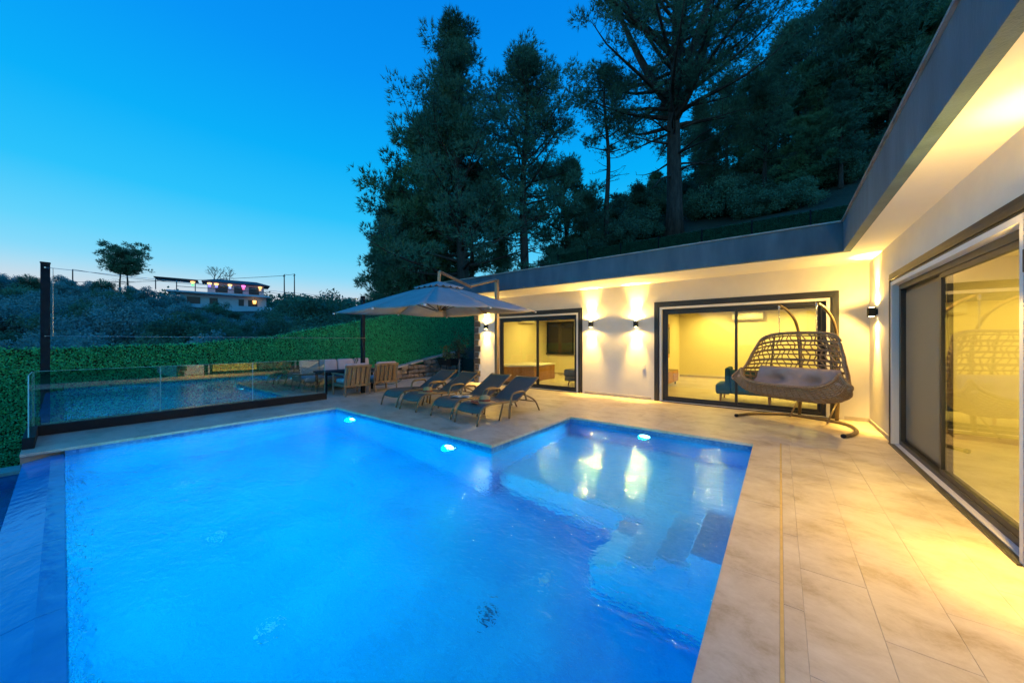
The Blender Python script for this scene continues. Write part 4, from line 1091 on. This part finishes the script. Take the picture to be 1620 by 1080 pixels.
dw = box('garden_wall', M['darkwall'], None, -12.3, HX0 - .02, 11.96, 12.16, -.2, 1.22, bevel=.01)
tag(dw, 'dark rendered garden wall closing the gap beside the villa corner', 'wall')

# barbecue
t = thing('charcoal_barbecue', 'black charcoal barbecue with crumpled foil against the stone wall', 'barbecue', (-11.25, 10.1, 0))
q = MB(); q.v = [(-.35, -.2, .52), (.35, -.2, .52), (.35, .2, .52), (-.35, .2, .52), (-.45, -.27, .78), (.45, -.27, .78), (.45, .27, .78), (-.45, .27, .78)]
q.f = [(0, 3, 2, 1), (0, 1, 5, 4), (1, 2, 6, 5), (2, 3, 7, 6), (3, 0, 4, 7)]; q.build('fire_tray', M['charcoal'], t, solid=.01)
for x in (-.3, .3):
    for y in (-.17, .17): MB().tube([(x * 1.15, y * 1.15, 0), (x, y, .54)], .014, 6).build('leg', M['charcoal'], t)
for i in range(9): MB().tube([(-.42 + .105 * i, -.25, .785), (-.42 + .105 * i, .25, .785)], .005, 5).build('grill_bar', M['chrome'], t)
foil = MB().grid([[(.18 + x, y, .80 + .03 * random.random()) for x in np.linspace(0, .28, 8)] for y in np.linspace(-.2, .2, 8)]).build('foil_sheet', M['foil'], t)
MB().box(-.3, .3, -.16, .16, .18, .20).build('lower_shelf', M['charcoal'], t)

# garden hose beside the wall foot
hp = [(-11.4 + .45 * cos(a) , 7.2 + .6 * sin(a), .02 + .10 * max(0, sin(a))) for a in np.linspace(-2.2, 1.6, 18)]
tag(MB().tube(hp, .014, 6).build('garden_hose', M['olive_near'], None, True), 'loop of green garden hose by the stone wall', 'hose')

# ------------------------------------------------------------------ vegetation
def blades(C, D, L, Wd, k, spread, rg):
    """k thin pointed triangles leaving every centre C around direction D"""
    n = len(C); C = np.repeat(C, k, 0); D = np.repeat(D, k, 0)
    d = D + rg.normal(0, spread, C.shape); d /= np.linalg.norm(d, axis=1)[:, None] + 1e-9
    s = np.cross(d, rg.normal(0, 1, C.shape)); s /= np.linalg.norm(s, axis=1)[:, None] + 1e-9
    l_ = L * rg.uniform(.65, 1.25, len(C))[:, None]
    V = np.stack([C - s * Wd, C + s * Wd, C + d * l_], 1).reshape(-1, 3)
    return V, np.arange(len(V)).reshape(-1, 3)
def leaves(C, size, rg):
    n = len(C); d = rg.normal(0, 1, (n, 3)); d /= np.linalg.norm(d, axis=1)[:, None]
    s = np.cross(d, rg.normal(0, 1, (n, 3))); s /= np.linalg.norm(s, axis=1)[:, None]
    L = size * rg.uniform(.6, 1.3, n)[:, None]
    V = np.stack([C, C + d * L * .5 + s * L * .3, C + d * L, C + d * L * .5 - s * L * .3], 1).reshape(-1, 3)
    return V, np.arange(len(V)).reshape(-1, 4)
def pine_meshes(seed, H, r0, cb, spread, nlimb, clumps, tufts, k=5, L=.24, wd=.020, lean=(0, 0), profile='round', droop=.0, crad=.55, fork=False, bare=6):
    rg = np.random.default_rng(seed); tr = MB()
    # trunk
    npt = 12; ph = rg.uniform(0, 6)
    tp = [np.array([lean[0] * (i / (npt - 1)) ** 1.3 * H + .018 * H * sin(ph + i * .8) * (i / npt), lean[1] * (i / (npt - 1)) * H + .015 * H * cos(ph * 1.3 + i * .7) * (i / npt), H * i / (npt - 1)]) for i in range(npt)]
    tr.tube(tp, [r0 * (1.25 if i == 0 else 1) * (1 - i / (npt - 1)) ** .75 + .03 for i in range(npt)], 10)
    def at(t):
        f = t * (npt - 1); i = min(int(f), npt - 2); return tp[i] + (tp[i + 1] - tp[i]) * (f - i)
    CC = []; DD = []
    if fork:
        for a, tl in fork:
            b0 = at(tl); p = [b0]; L_ = H * (1 - tl) * .85
            for j in range(1, 6): p.append(b0 + np.array([cos(a) * L_ * .42 * (j / 5) ** .8, sin(a) * L_ * .42 * (j / 5) ** .8, L_ * (j / 5)]))
            tr.tube(p, [r0 * .6 * (1 - j / 6) + .02 for j in range(6)], 7)
    for i in range(nlimb + bare):
        isbare = i >= nlimb
        t = cb + (1 - cb) * ((i + .5) / nlimb) if not isbare else cb * rg.uniform(.55, 1.0)
        tt = (t - cb) / (1 - cb) if not isbare else 0
        if profile == 'round': ln = spread * (sin(min(1, tt * .9 + .16) * pi)) ** .6
        elif profile == 'cone': ln = spread * (1 - tt * .85) * (.75 + .25 * sin(tt * 20))
        else: ln = spread * (.35 + .65 * tt ** .8) if tt < .85 else spread * .75      # umbrella
        ln *= rg.uniform(.62, 1.15) if not profile == 'umb' else rg.uniform(.72, 1.18)
        if isbare: ln = spread * rg.uniform(.3, .6)
        a = i * 2.39996 + rg.uniform(-.4, .4)
        el = (.15 + .75 * tt - droop) + rg.uniform(-.15, .15)
        if isbare: el = rg.uniform(-.25, .15)
        b0 = at(min(t, .985)); p = [b0]; dirv = np.array([cos(a) * cos(el), sin(a) * cos(el), sin(el)])
        cur = b0.copy()
        for j in range(1, 6):
            dirv = dirv + np.array([rg.normal(0, .12), rg.normal(0, .12), rg.normal(.03, .10)]); dirv /= np.linalg.norm(dirv)
            cur = cur + dirv * ln / 5; p.append(cur.copy())
        rb = max(.025, r0 * .34 * (1 - tt * .7)) * (.5 if isbare else 1)
        tr.tube(p, [rb * (1 - j / 5.6) for j in range(6)], 5)
        nc = clumps if not isbare else 3
        for c_ in range(nc):
            f = rg.uniform(.35, 1.0) if c_ else 1.0
            jj = f * 5; ji = min(int(jj), 4); q0 = p[ji] + (p[ji + 1] - p[ji]) * (jj - ji)
            off = rg.normal(0, 1, 3); off[2] = abs(off[2]) * .55 - .1; off /= np.linalg.norm(off)
            tl_ = rg.uniform(.3, 1.0) * min(1.3, ln * .33)
            q1 = q0 + off * tl_
            tr.tube([q0, (q0 + q1) / 2 + rg.normal(0, .04, 3), q1], [.018, .012, .008], 4)
            if isbare: continue
            m_ = int(tufts * rg.uniform(.6, 1.4))
            R = crad * rg.uniform(.7, 1.25)
            u = rg.normal(0, 1, (m_, 3)); u /= np.linalg.norm(u, axis=1)[:, None]
            rad = R * rg.uniform(.2, 1, (m_, 1)) ** .6
            pos = q1 + u * rad * np.array([1, 1, .62])
            CC.append(pos); DD.append(u * .7 + np.array([0, 0, .45]) + off * .4)
    C = np.concatenate(CC); D = np.concatenate(DD)
    V, T_ = blades(C, D, L, wd, k, .45, rg)
    tm = tr.mesh('trunk', True); tm.materials.append(M['bark'])
    cm = np_mesh('crown', V, T_)
    return tm, cm
def plant_tree(name, tm, cm, cmat, loc, rz, s, label, cat, group=None):
    t = thing(name, label, cat, loc, rz, group); t.scale = (s, s, s)
    mesh_obj('trunk', tm, M['bark'], t); c = mesh_obj('crown', cm, cmat, t); c.material_slots[0].link = 'OBJECT'; c.material_slots[0].material = cmat; return t
def pxdir(u): 
    k = (u - 810) / 549.0; c, s = cos(YAW), sin(YAW); return (-s + c * k, c + s * k)
def pt(u, d):
    x, y = pxdir(u); return x * d, y * d
def gz(x, y): return terrain(x, y) - .15
# --- large pines behind the villa
A = pine_meshes(21, 17.5, .34, .14, 6.6, 74, 7, 36, 6, lean=(-.07, 0), profile='cone', crad=.62, L=.28, wd=.017, bare=16)
x, y = pt(735, 21); plant_tree('pine_tree', *A, M['needle'], (x, y, 2.0), .0, 1.08, 'tall leaning pine at the left of the group behind the parasol', 'tree', 'tall pines behind the villa')
B = pine_meshes(22, 17.0, .30, .36, 4.0, 60, 7, 34, 6, lean=(.0, 0), profile='round', crad=.58, L=.28, wd=.017, bare=16)
x, y = pt(830, 22); plant_tree('pine_tree', *B, M['needle'], (x, y, 2.6), 2.2, 1.0, 'narrow tall pine with a bare lower trunk above the roof edge', 'tree', 'tall pines behind the villa')
Cc = pine_meshes(23, 13.5, .17, .52, 2.5, 30, 4, 22, 6, profile='round', crad=.5, L=.26, bare=16)
x, y = pt(960, 25); plant_tree('pine_tree', *Cc, M['needle'], (x, y, gz(x, y)), 1.0, 1.0, 'slender sparse pine with thin trunk between the two big pines', 'tree', 'tall pines behind the villa')
Dd = pine_meshes(24, 22.0, .52, .34, 8.6, 100, 10, 36, 6, lean=(.02, 0), profile='round', crad=.72, L=.30, wd=.018, fork=[(.4, .36), (2.6, .40), (4.4, .38), (5.4, .45)], bare=16)
x, y = pt(1066, 23.5); plant_tree('pine_tree', *Dd, M['needle'], (x, y, gz(x, y)), .6, 1.0, 'largest dark pine with thick forked trunk above the roof', 'tree', 'tall pines behind the villa')
# --- hillside wood: individual pines from three patterns
E1 = pine_meshes(31, 11, .20, .22, 3.0, 36, 5, 30, 6, profile='cone', crad=.62, L=.30, wd=.026, bare=4)
E2 = pine_meshes(32, 12, .20, .40, 3.1, 34, 6, 30, 6, profile='round', crad=.66, L=.30, wd=.026, bare=6)
E3 = pine_meshes(33, 9, .16, .15, 2.6, 34, 5, 32, 6, profile='round', crad=.62, L=.30, wd=.026, bare=2)
PT = [E1, E2, E3]
rt = random.Random(5)
spots = []
for u, d, s in [(1110, 33, .8), (1150, 40, .9), (1195, 30, 1.0), (1225, 38, 1.15), (1262, 32, 1.1), (1295, 28, 1.1), (1320, 36, 1.3), (1350, 27, 1.1), (1385, 30, 1.35), (1412, 25, 1.2), (1440, 29, 1.3), (1470, 24, 1.1), (1500, 27, 1.3),
                (1240, 52, 1.3), (1300, 48, 1.4), (1370, 44, 1.5), (1430, 40, 1.4), (1170, 58, 1.2), (1335, 60, 1.5), (1210, 24, .62), (1275, 22, .60), (1330, 21, .62), (1130, 27, .5), (1395, 52, 1.6), (1460, 48, 1.6), (1100, 60, .9), (1535, 26, 1.3)]:
    spots.append((u, d, s))
def hill_label(kind, u, d):
    z = ['left of the largest pine trunk', 'just right of the largest pine trunk', 'midway between largest pine and roof corner', 'above the inner roof corner', 'against the right roof edge', 'high beside the right roof edge'][min(5, max(0, int((u - 1045) // 75) + (1 if u >= 1045 else 0)))]
    r_ = 'front row' if d < 26 else 'second row' if d < 31 else 'middle row' if d < 38 else 'upper row' if d < 50 else 'topmost row'
    return 'dark green %s on the hillside, %s, %s' % (kind, r_, z)
for i, (u, d, s) in enumerate(spots):
    x, y = pt(u, d); P_ = PT[i % 3]
    plant_tree('pine_tree', *P_, [M['needle'], M['needle'], M['needle2']][i % 3], (x, y, gz(x, y)), rt.uniform(0, 6.28), s * rt.uniform(.9, 1.1), hill_label('pine', u, d), 'tree', 'pines of the hillside wood')
# lower young pines and shrubs left of the big pines
for i, (u, d, s, z, lab) in enumerate([(640, 26, 1.05, .5, 'bushy mid-green pine low at the left of the pine group'), (690, 24, 1.0, 1.0, 'young green pine standing just above the parasol'), (745, 24, 1.0, 1.5, 'young pine above the parasol mast'),
                                  (905, 30, .50, 4.5, 'small pine behind the narrow tall pine'), (600, 31, .95, .0, 'rounded dark pine at the left edge of the pine group'), (985, 36, .55, 7.5, 'small pine beyond the slender pine'), (875, 27, .6, 3.5, 'low pine between tall trunks at the roof edge'), (790, 27, .85, 1.6, 'bushy pine filling the gap under the leaning pine'), (680, 25, .95, .4, 'broad mid-green pine low behind the parasol top'), (925, 33, .85, 5.0, 'mid-sized pine behind the slender pine'), (1010, 30, .75, 6.5, 'mid-sized pine left of the largest trunk'), (895, 28, 1.0, 3.6, 'pine with mid-height crown right of the narrow tall pine'), (985, 34, .95, 7.0, 'pine with mid-height crown behind the slender pine trunk'), (1035, 37, .95, 8.6, 'pine with mid-height crown just left of the largest trunk'), (930, 25, .62, 4.4, 'low pine at the roof edge left of the slender pine'), (672, 23, 1.18, 1.2, 'round-crowned pine forming the left shoulder of the pine group'), (632, 25, .95, .8, 'lower pine at the left flank of the pine group')]):
    x, y = pt(u, d); plant_tree('pine_tree', *PT[(i + 2) % 3] if u not in (672, 632) else PT[1], M['needle2' if i % 2 else 'needle'], (x, y, z), rt.uniform(0, 6), s, lab, 'tree', 'young pines left of the villa')

def bush_meshes(seed, H, R, nb, clump, per, size, flatness=.75):
    rg = np.random.default_rng(seed); tr = MB(); CC = []
    for i in range(nb):
        a = i * 2.4 + rg.uniform(-.3, .3); el = rg.uniform(.35, 1.35)
        d = np.array([cos(a) * cos(el), sin(a) * cos(el), sin(el)]); ln = H * rg.uniform(.5, .8)
        p = [np.zeros(3), d * ln * .4 + rg.normal(0, .06, 3), d * ln * .8 + rg.normal(0, .12, 3)]
        p[2][:2] *= R / H * 1.5
        tr.tube(p, [.07, .045, .015], 5)
        for c_ in range(clump):
            q1 = p[2] + rg.normal(0, 1, 3) * R * .33 * np.array([1, 1, flatness]); q1[2] = max(q1[2], H * .15)
            tr.tube([p[1], (p[1] + q1) / 2 + rg.normal(0, .05, 3), q1], [.02, .014, .008], 4)
            m_ = int(per * rg.uniform(.6, 1.4)); u = rg.normal(0, 1, (m_, 3)); u /= np.linalg.norm(u, axis=1)[:, None]
            CC.append(q1 + u * rg.uniform(.1, 1, (m_, 1)) ** .5 * R * .30 * rg.uniform(.7, 1.2))
    C = np.concatenate(CC); V, T_ = leaves(C, size, rg)
    tm = tr.mesh('trunk', True); tm.materials.append(M['bark']); return tm, np_mesh('crown', V, T_)
O1 = bush_meshes(41, 3.6, 2.0, 12, 6, 170, .16); O2 = bush_meshes(42, 4.2, 1.8, 12, 6, 170, .16); O3 = bush_meshes(43, 3.0, 2.2, 12, 6, 170, .16)
OT = [O1, O2, O3]; i = 0
rt = random.Random(9)
row = []
for d, n, s, zoff in [(19, 8, .85, -.2), (25, 10, 1.0, 0), (33, 11, 1.15, 0), (43, 11, 1.1, 0), (56, 13, 1.05, 0), (72, 14, 1.1, 0)]:
    for j in range(n):
        u = -60 + (640 if d < 50 else 600) * (j + .5 + rt.uniform(-.35, .35)) / n
        if d > 22 and 275 < u < 435: continue
        if 500 < u and d < 25: continue
        row.append((u, d * rt.uniform(.93, 1.07), s * rt.uniform(.8, 1.15)))
row += [(290, 30, .8), (330, 28, .85), (375, 31, .85), (415, 29, .8), (300, 42, .8), (350, 44, .75), (395, 41, .8), (425, 46, .85), (285, 56, .7), (318, 55, .6), (372, 57, .55), (405, 58, .6), (432, 55, .7)]
def valley_label(kind, u, d):
    z = 'outside the near tall post' if u < 60 else 'beside the near tall post' if u < 130 else 'above the first glass panel' if u < 190 else 'below the flat-topped pines' if u < 255 else 'above the middle glass panel' if u < 310 else 'below the far building' if u < 390 else 'right of the far building' if u < 460 else 'left of the parasol'
    r_ = 'first row beyond the hedge' if d < 22 else 'second row beyond the hedge' if d < 29 else 'third row' if d < 38 else 'fourth row' if d < 50 else 'fifth row' if d < 64 else 'last row under the ridge'
    return '%s, %s, %s' % (kind, r_, z)
for u, d, s in row:
    x, y = pt(u, d)
    far = d > 38
    m_ = M['olive'] if (i % 3 and not (u > 330 and d < 40)) else M['leaf']
    plant_tree('olive_tree' if m_ is M['olive'] else 'leafy_tree', *OT[i % 3], m_, (x, y, gz(x, y)), rt.uniform(0, 6.28), s, valley_label('grey-green olive tree' if m_ is M['olive'] else 'darker broad-leaved tree', u, d), 'tree', 'olive trees in the valley' if m_ is M['olive'] else 'leafy trees in the valley'); i += 1
for u, d, s, lab in [(500, 38, 1.75, 'dark broad-leaved tree with a high crown left of the pine group'), (545, 34, 1.5, 'dark rounded tree just left of the parasol'), (455, 45, 1.5, 'dark tree right of the far lit building'), (575, 26, 1.25, 'dark leafy tree above the hedge behind the second tall post'), (620, 22, .95, 'dark leafy shrub above the hedge under the parasol edge'), (342, 62, .9, 'round dark tree in front of the far lit building')]:
    x, y = pt(u, d); plant_tree('leafy_tree', *OT[i % 3], M['leaf'], (x, y, gz(x, y)), rt.uniform(0, 6), s, lab, 'tree', 'dark trees beyond the hedge'); i += 1
for u, d, s in [(930, 24, .55), (990, 27, .6), (1030, 25, .5), (1105, 25, .6), (1150, 24, .55), (1185, 26, .7), (1245, 25, .7), (1300, 24, .6), (880, 24, .5), (1120, 38, .9), (1020, 38, .8), (950, 36, .7)] + [(rt.uniform(860, 1420), rt.uniform(22.5, 40), rt.uniform(.45, .95)) for _ in range(46)] + [(rt.uniform(1190, 1440), rt.uniform(20.8, 26), rt.uniform(.4, .75)) for _ in range(22)]:
    x, y = pt(u, d); plant_tree('hillside_shrub', *OT[i % 3], M['leaf'], (x, y, gz(x, y)), rt.uniform(0, 6), s, hill_label('shrub', u, d), 'shrub', 'shrubs on the slope behind the roof'); i += 1
# far ridge wood as one mass
rg = np.random.default_rng(55); CC = []
for j in range(230):
    u = rg.uniform(-160, 640); d = rg.uniform(88, 122); x, y = pt(u, d)
    h = rg.uniform(1.6, 3.6); n_ = 170; v = rg.normal(0, 1, (n_, 3)); v /= np.linalg.norm(v, axis=1)[:, None]
    CC.append(np.array([x, y, gz(x, y) + h * .55]) + v * rg.uniform(.3, 1, (n_, 1)) ** .5 * np.array([h * 1.0, h * 1.0, h * .7]))
V, T_ = leaves(np.concatenate(CC), .75, rg)
tag(mesh_obj('distant_wood', np_mesh('distant_wood', V, T_), M['leaf']), 'low dark scrub wood covering the far ridge', 'wood', kind='stuff')
# near olive sapling beside the villa corner
sm = bush_meshes(61, .95, .62, 9, 4, 34, .075, .9)
t = thing('olive_sapling', 'small olive sapling with a thin pale trunk beside the villa corner', 'tree', (-10.5, 10.0, 0))
MB().tube([(0, 0, -.02), (.02, .01, .5), (0, .02, .98)], [.024, .02, .014], 8).build('trunk', M['kerb'], t, True)
c = mesh_obj('crown', sm[1], M['olive_near'], t); c.location = (0, 0, .82); c2 = mesh_obj('branches', sm[0], M['bark'], t); c2.location = (0, 0, .82); c2.scale = (.4, .4, .9)

# far umbrella pines and bare trees on the ridge
U1 = pine_meshes(71, 13.0, .26, .60, 6.6, 34, 6, 16, 5, profile='umb', crad=.85, L=.6, wd=.06, droop=.15, bare=8)
x, y = pt(190, 106); plant_tree('umbrella_pine', *U1, M['needle'], (x, y, 14.2), 1, .98, 'flat-topped pine on the ridge, left trunk of the close pair', 'tree', 'flat-topped pines on the ridge')
x, y = pt(202, 107); plant_tree('umbrella_pine', *U1, M['needle'], (x, y, 14.2), 3.4, 1.02, 'flat-topped pine on the ridge, right trunk of the close pair', 'tree', 'flat-topped pines on the ridge')
def bare_tree(seed, H):
    rg = np.random.default_rng(seed); q = MB()
    def br(p, d, L, r, lv):
        e = p + d * L; m_ = p + d * L * .5 + rg.normal(0, .05 * L, 3); q.tube([p, m_, e], [r, r * .8, r * .6], 5)
        if lv == 0: return
        for _ in range(3 if lv > 1 else 3):
            nd = d + rg.normal(0, .55, 3); nd[2] += .12; nd /= np.linalg.norm(nd); br(m_ + (e - m_) * rg.uniform(.1, 1), nd, L * rg.uniform(.55, .8), r * .6, lv - 1)
    br(np.zeros(3), np.array([.03, 0, 1.]), H * .38, .17, 5); return q.mesh('branches')
for u, s, lab in [(338, 71, 'larger leafless tree standing behind the far lit building'), (362, 72, 'smaller leafless tree standing behind the far lit building')]:
    x, y = pt(u, 98); t = thing('bare_tree', lab, 'tree', (x, y, 15.8), 0, 'leafless trees behind the far building'); me = bare_tree(s, 8.6 if s == 71 else 7.4); me.materials.append(M['bark'])
    mesh_obj('branches', me, M['bark'], t)

# ------------------------------------------------------------------ far building with party lamps
x, y = pt(355, 80); fb = thing('far_building', 'long pale two-level building with dark roof on the far ridge', 'building', (x, y, 8.7), atan2(y, x) - pi / 2)
# local: -y faces the camera, +x to the right... (rotated so that local -y points at the viewer)
fb.rotation_euler.z = atan2(-y, -x) + pi / 2
MB().box(-7.5, 8.0, 1.2, 7, 0, 3.4).build('lower_storey', M['far_wall'], fb)
MB().box(-9.5, 8.6, -.6, 7, 3.4, 3.75).build('terrace_slab', M['far_wall'], fb)
MB().box(-3.0, 7.6, 2.4, 7, 3.75, 6.4).build('upper_storey', M['far_wall'], fb)
q = MB(); q.v = [(-4, .6, 6.4), (8.8, .6, 6.4), (8.8, 7.6, 6.4), (-4, 7.6, 6.4), (-1, 4, 7.5), (6.2, 4, 7.5)]
q.f = [(0, 1, 5, 4), (1, 2, 5), (2, 3, 4, 5), (3, 0, 4), (0, 3, 2, 1)]; q.build('roof', M['far_roof'], fb)
MB().box(-11.5, -4.6, .4, 6, 6.3, 6.45).build('pergola_roof', M['far_roof'], fb)
for xx in (-11.2, -8, -5): MB().box(xx - .08, xx + .08, .6, .76, 3.75, 6.3).build('pergola_post', M['far_roof'], fb)
for a, b_ in [(-6.4, -4.2), (-2.6, -1.2), (2.6, 3.6), (4.4, 6.2)]:
    w_ = box('window', M['far_dark'], fb, a, b_, 1.12, 1.199, 1.0, 2.7); box('window_frame', M['far_wall'], w_, a - .12, b_ + .12, 1.13, 1.19, 2.701, 2.85)
for a, b_ in [(-1.6, .6), (1.8, 3.4), (4.6, 6.6)]: box('window', M['far_dark'], fb, a, b_, 2.32, 2.399, 4.2, 5.9)
MB().box(-8, 8, -.6, -.5, 4.55, 4.65).build('terrace_rail', M['far_roof'], fb)
MB().box(-9, 9, -4.5, 1.1, -.6, -.05).build('lower_terrace', M['far_wall'], fb)
MB().box(-9, 9, -4.6, -4.5, -.6, .7).build('parapet', M['far_wall'], fb)
lamp_cols = [((1, .45, .04), (.1, 1, .15)), ((1, .5, .1), (.25, .15, 1)), ((1, .42, .03), (.2, .2, 1)), ((1, .5, .08), (.3, .4, 1)), ((1, .12, .6), (1, .1, .3)), ((1, .42, .03), (1, .5, .1))]
nm = ['orange over green party lamp at the left end of the far terrace', 'orange over violet party lamp second from the left on the far terrace', 'orange over blue party lamp third from the left on the far terrace', 'orange and pale blue party lamp in the middle of the far terrace', 'magenta party lamp on the far terrace', 'orange party lamp at the right end of the far terrace']
EM = {}
def em(c, s):
    k_ = (c, s)
    if k_ not in EM: EM[k_] = emis('party_glow', c, s)
    return EM[k_]
def local_to_world(o, p):
    a = o.rotation_euler.z; return (o.location.x + p[0] * cos(a) - p[1] * sin(a), o.location.y + p[0] * sin(a) + p[1] * cos(a), o.location.z + p[2])
for (xx, cols, lab) in zip([-5.4, -2.6, -1.4, 1.0, 3.5, 6.7], lamp_cols, nm):
    t = thing('party_lamp', lab, 'lamp', local_to_world(fb, (xx, .4, 5.55)), fb.rotation_euler.z, 'coloured lamps on the far terrace')
    MB().lathe([(.1, .0), (.34, .05), (.42, .42), (.1, .5)], 0, 0, 10).build('upper_glow', em(cols[0], 2.2), t, True)
    MB().lathe([(.05, -.55), (.22, -.5), (.25, -.06), (.1, -.01)], 0, 0, 10).build('lower_glow', em(cols[1], 1.5), t, True)
    MB().tube([(0, 0, .5), (0, 0, .85)], .03, 5).build('hook', M['wire'], t)
t = thing('party_lamp', 'single orange lamp on the lower level of the far building', 'lamp', local_to_world(fb, (5.6, .2, 2.2)), 0, 'coloured lamps on the far terrace')
MB().lathe([(.1, -.5), (.3, -.45), (.42, .3), (.1, .4)], 0, 0, 10).build('upper_glow', em((1, .45, .05), 2.2), t, True); MB().tube([(0, 0, .4), (0, 0, 1.0)], .03, 5).build('hook', M['wire'], t)

# utility poles and cables on the ridge
PL = []
for u, d, v0, v1, lab in [(115, 92, 462, 427, 'leaning wooden utility pole on the ridge left of the flat-topped pines'), (450, 88, 468, 435, 'thin utility pole right of the far building'), (466, 95, 468, 434, 'utility pole beside the dark tree right of the far building'), (213, 84, 475, 456, 'short pole with crossarm below the flat-topped pines')]:
    x, y = pt(u, d); z1 = CAM_H + (540 - v1) / 549 * d; z0 = CAM_H + (540 - v0) / 549 * d - 2
    t = thing('utility_pole', lab, 'utility pole', (x, y, z0), 0, 'utility poles on the ridge')
    MB().tube([(0, 0, 0), (-.15, 0, z1 - z0)], [.16, .11], 7).build('pole', M['bark'], t); MB().box(-.8, .5, -.06, .06, z1 - z0 - .5, z1 - z0 - .36).build('crossarm', M['bark'], t); PL.append(np.array([x, y, z1]))
def cable(p, q_, sag, r, lab):
    pts = [np.array(p) + (np.array(q_) - np.array(p)) * s - np.array([0, 0, sag * 4 * s * (1 - s)]) for s in np.linspace(0, 1, 16)]
    tag(MB().tube(pts, r, 4).build('overhead_cable', M['wire'], None, True), lab, 'cable')
def at(u, v, d): 
    x, y = pt(u, d); return (x, y, CAM_H + (540 - v) / 549 * d)
cable(at(-60, 442, 95), at(450, 437, 88), 1.2, .05, 'upper overhead cable running along the far ridge')
cable(PL[0], at(340, 452, 90), .6, .05, 'overhead cable falling from the leaning pole to the far building')
cable(PL[1], PL[2], .2, .05, 'short overhead cable between the two poles right of the far building')
cable(at(420, 462, 60), at(640, 478, 40), .5, .03, 'overhead cable from the far building down towards the pines')
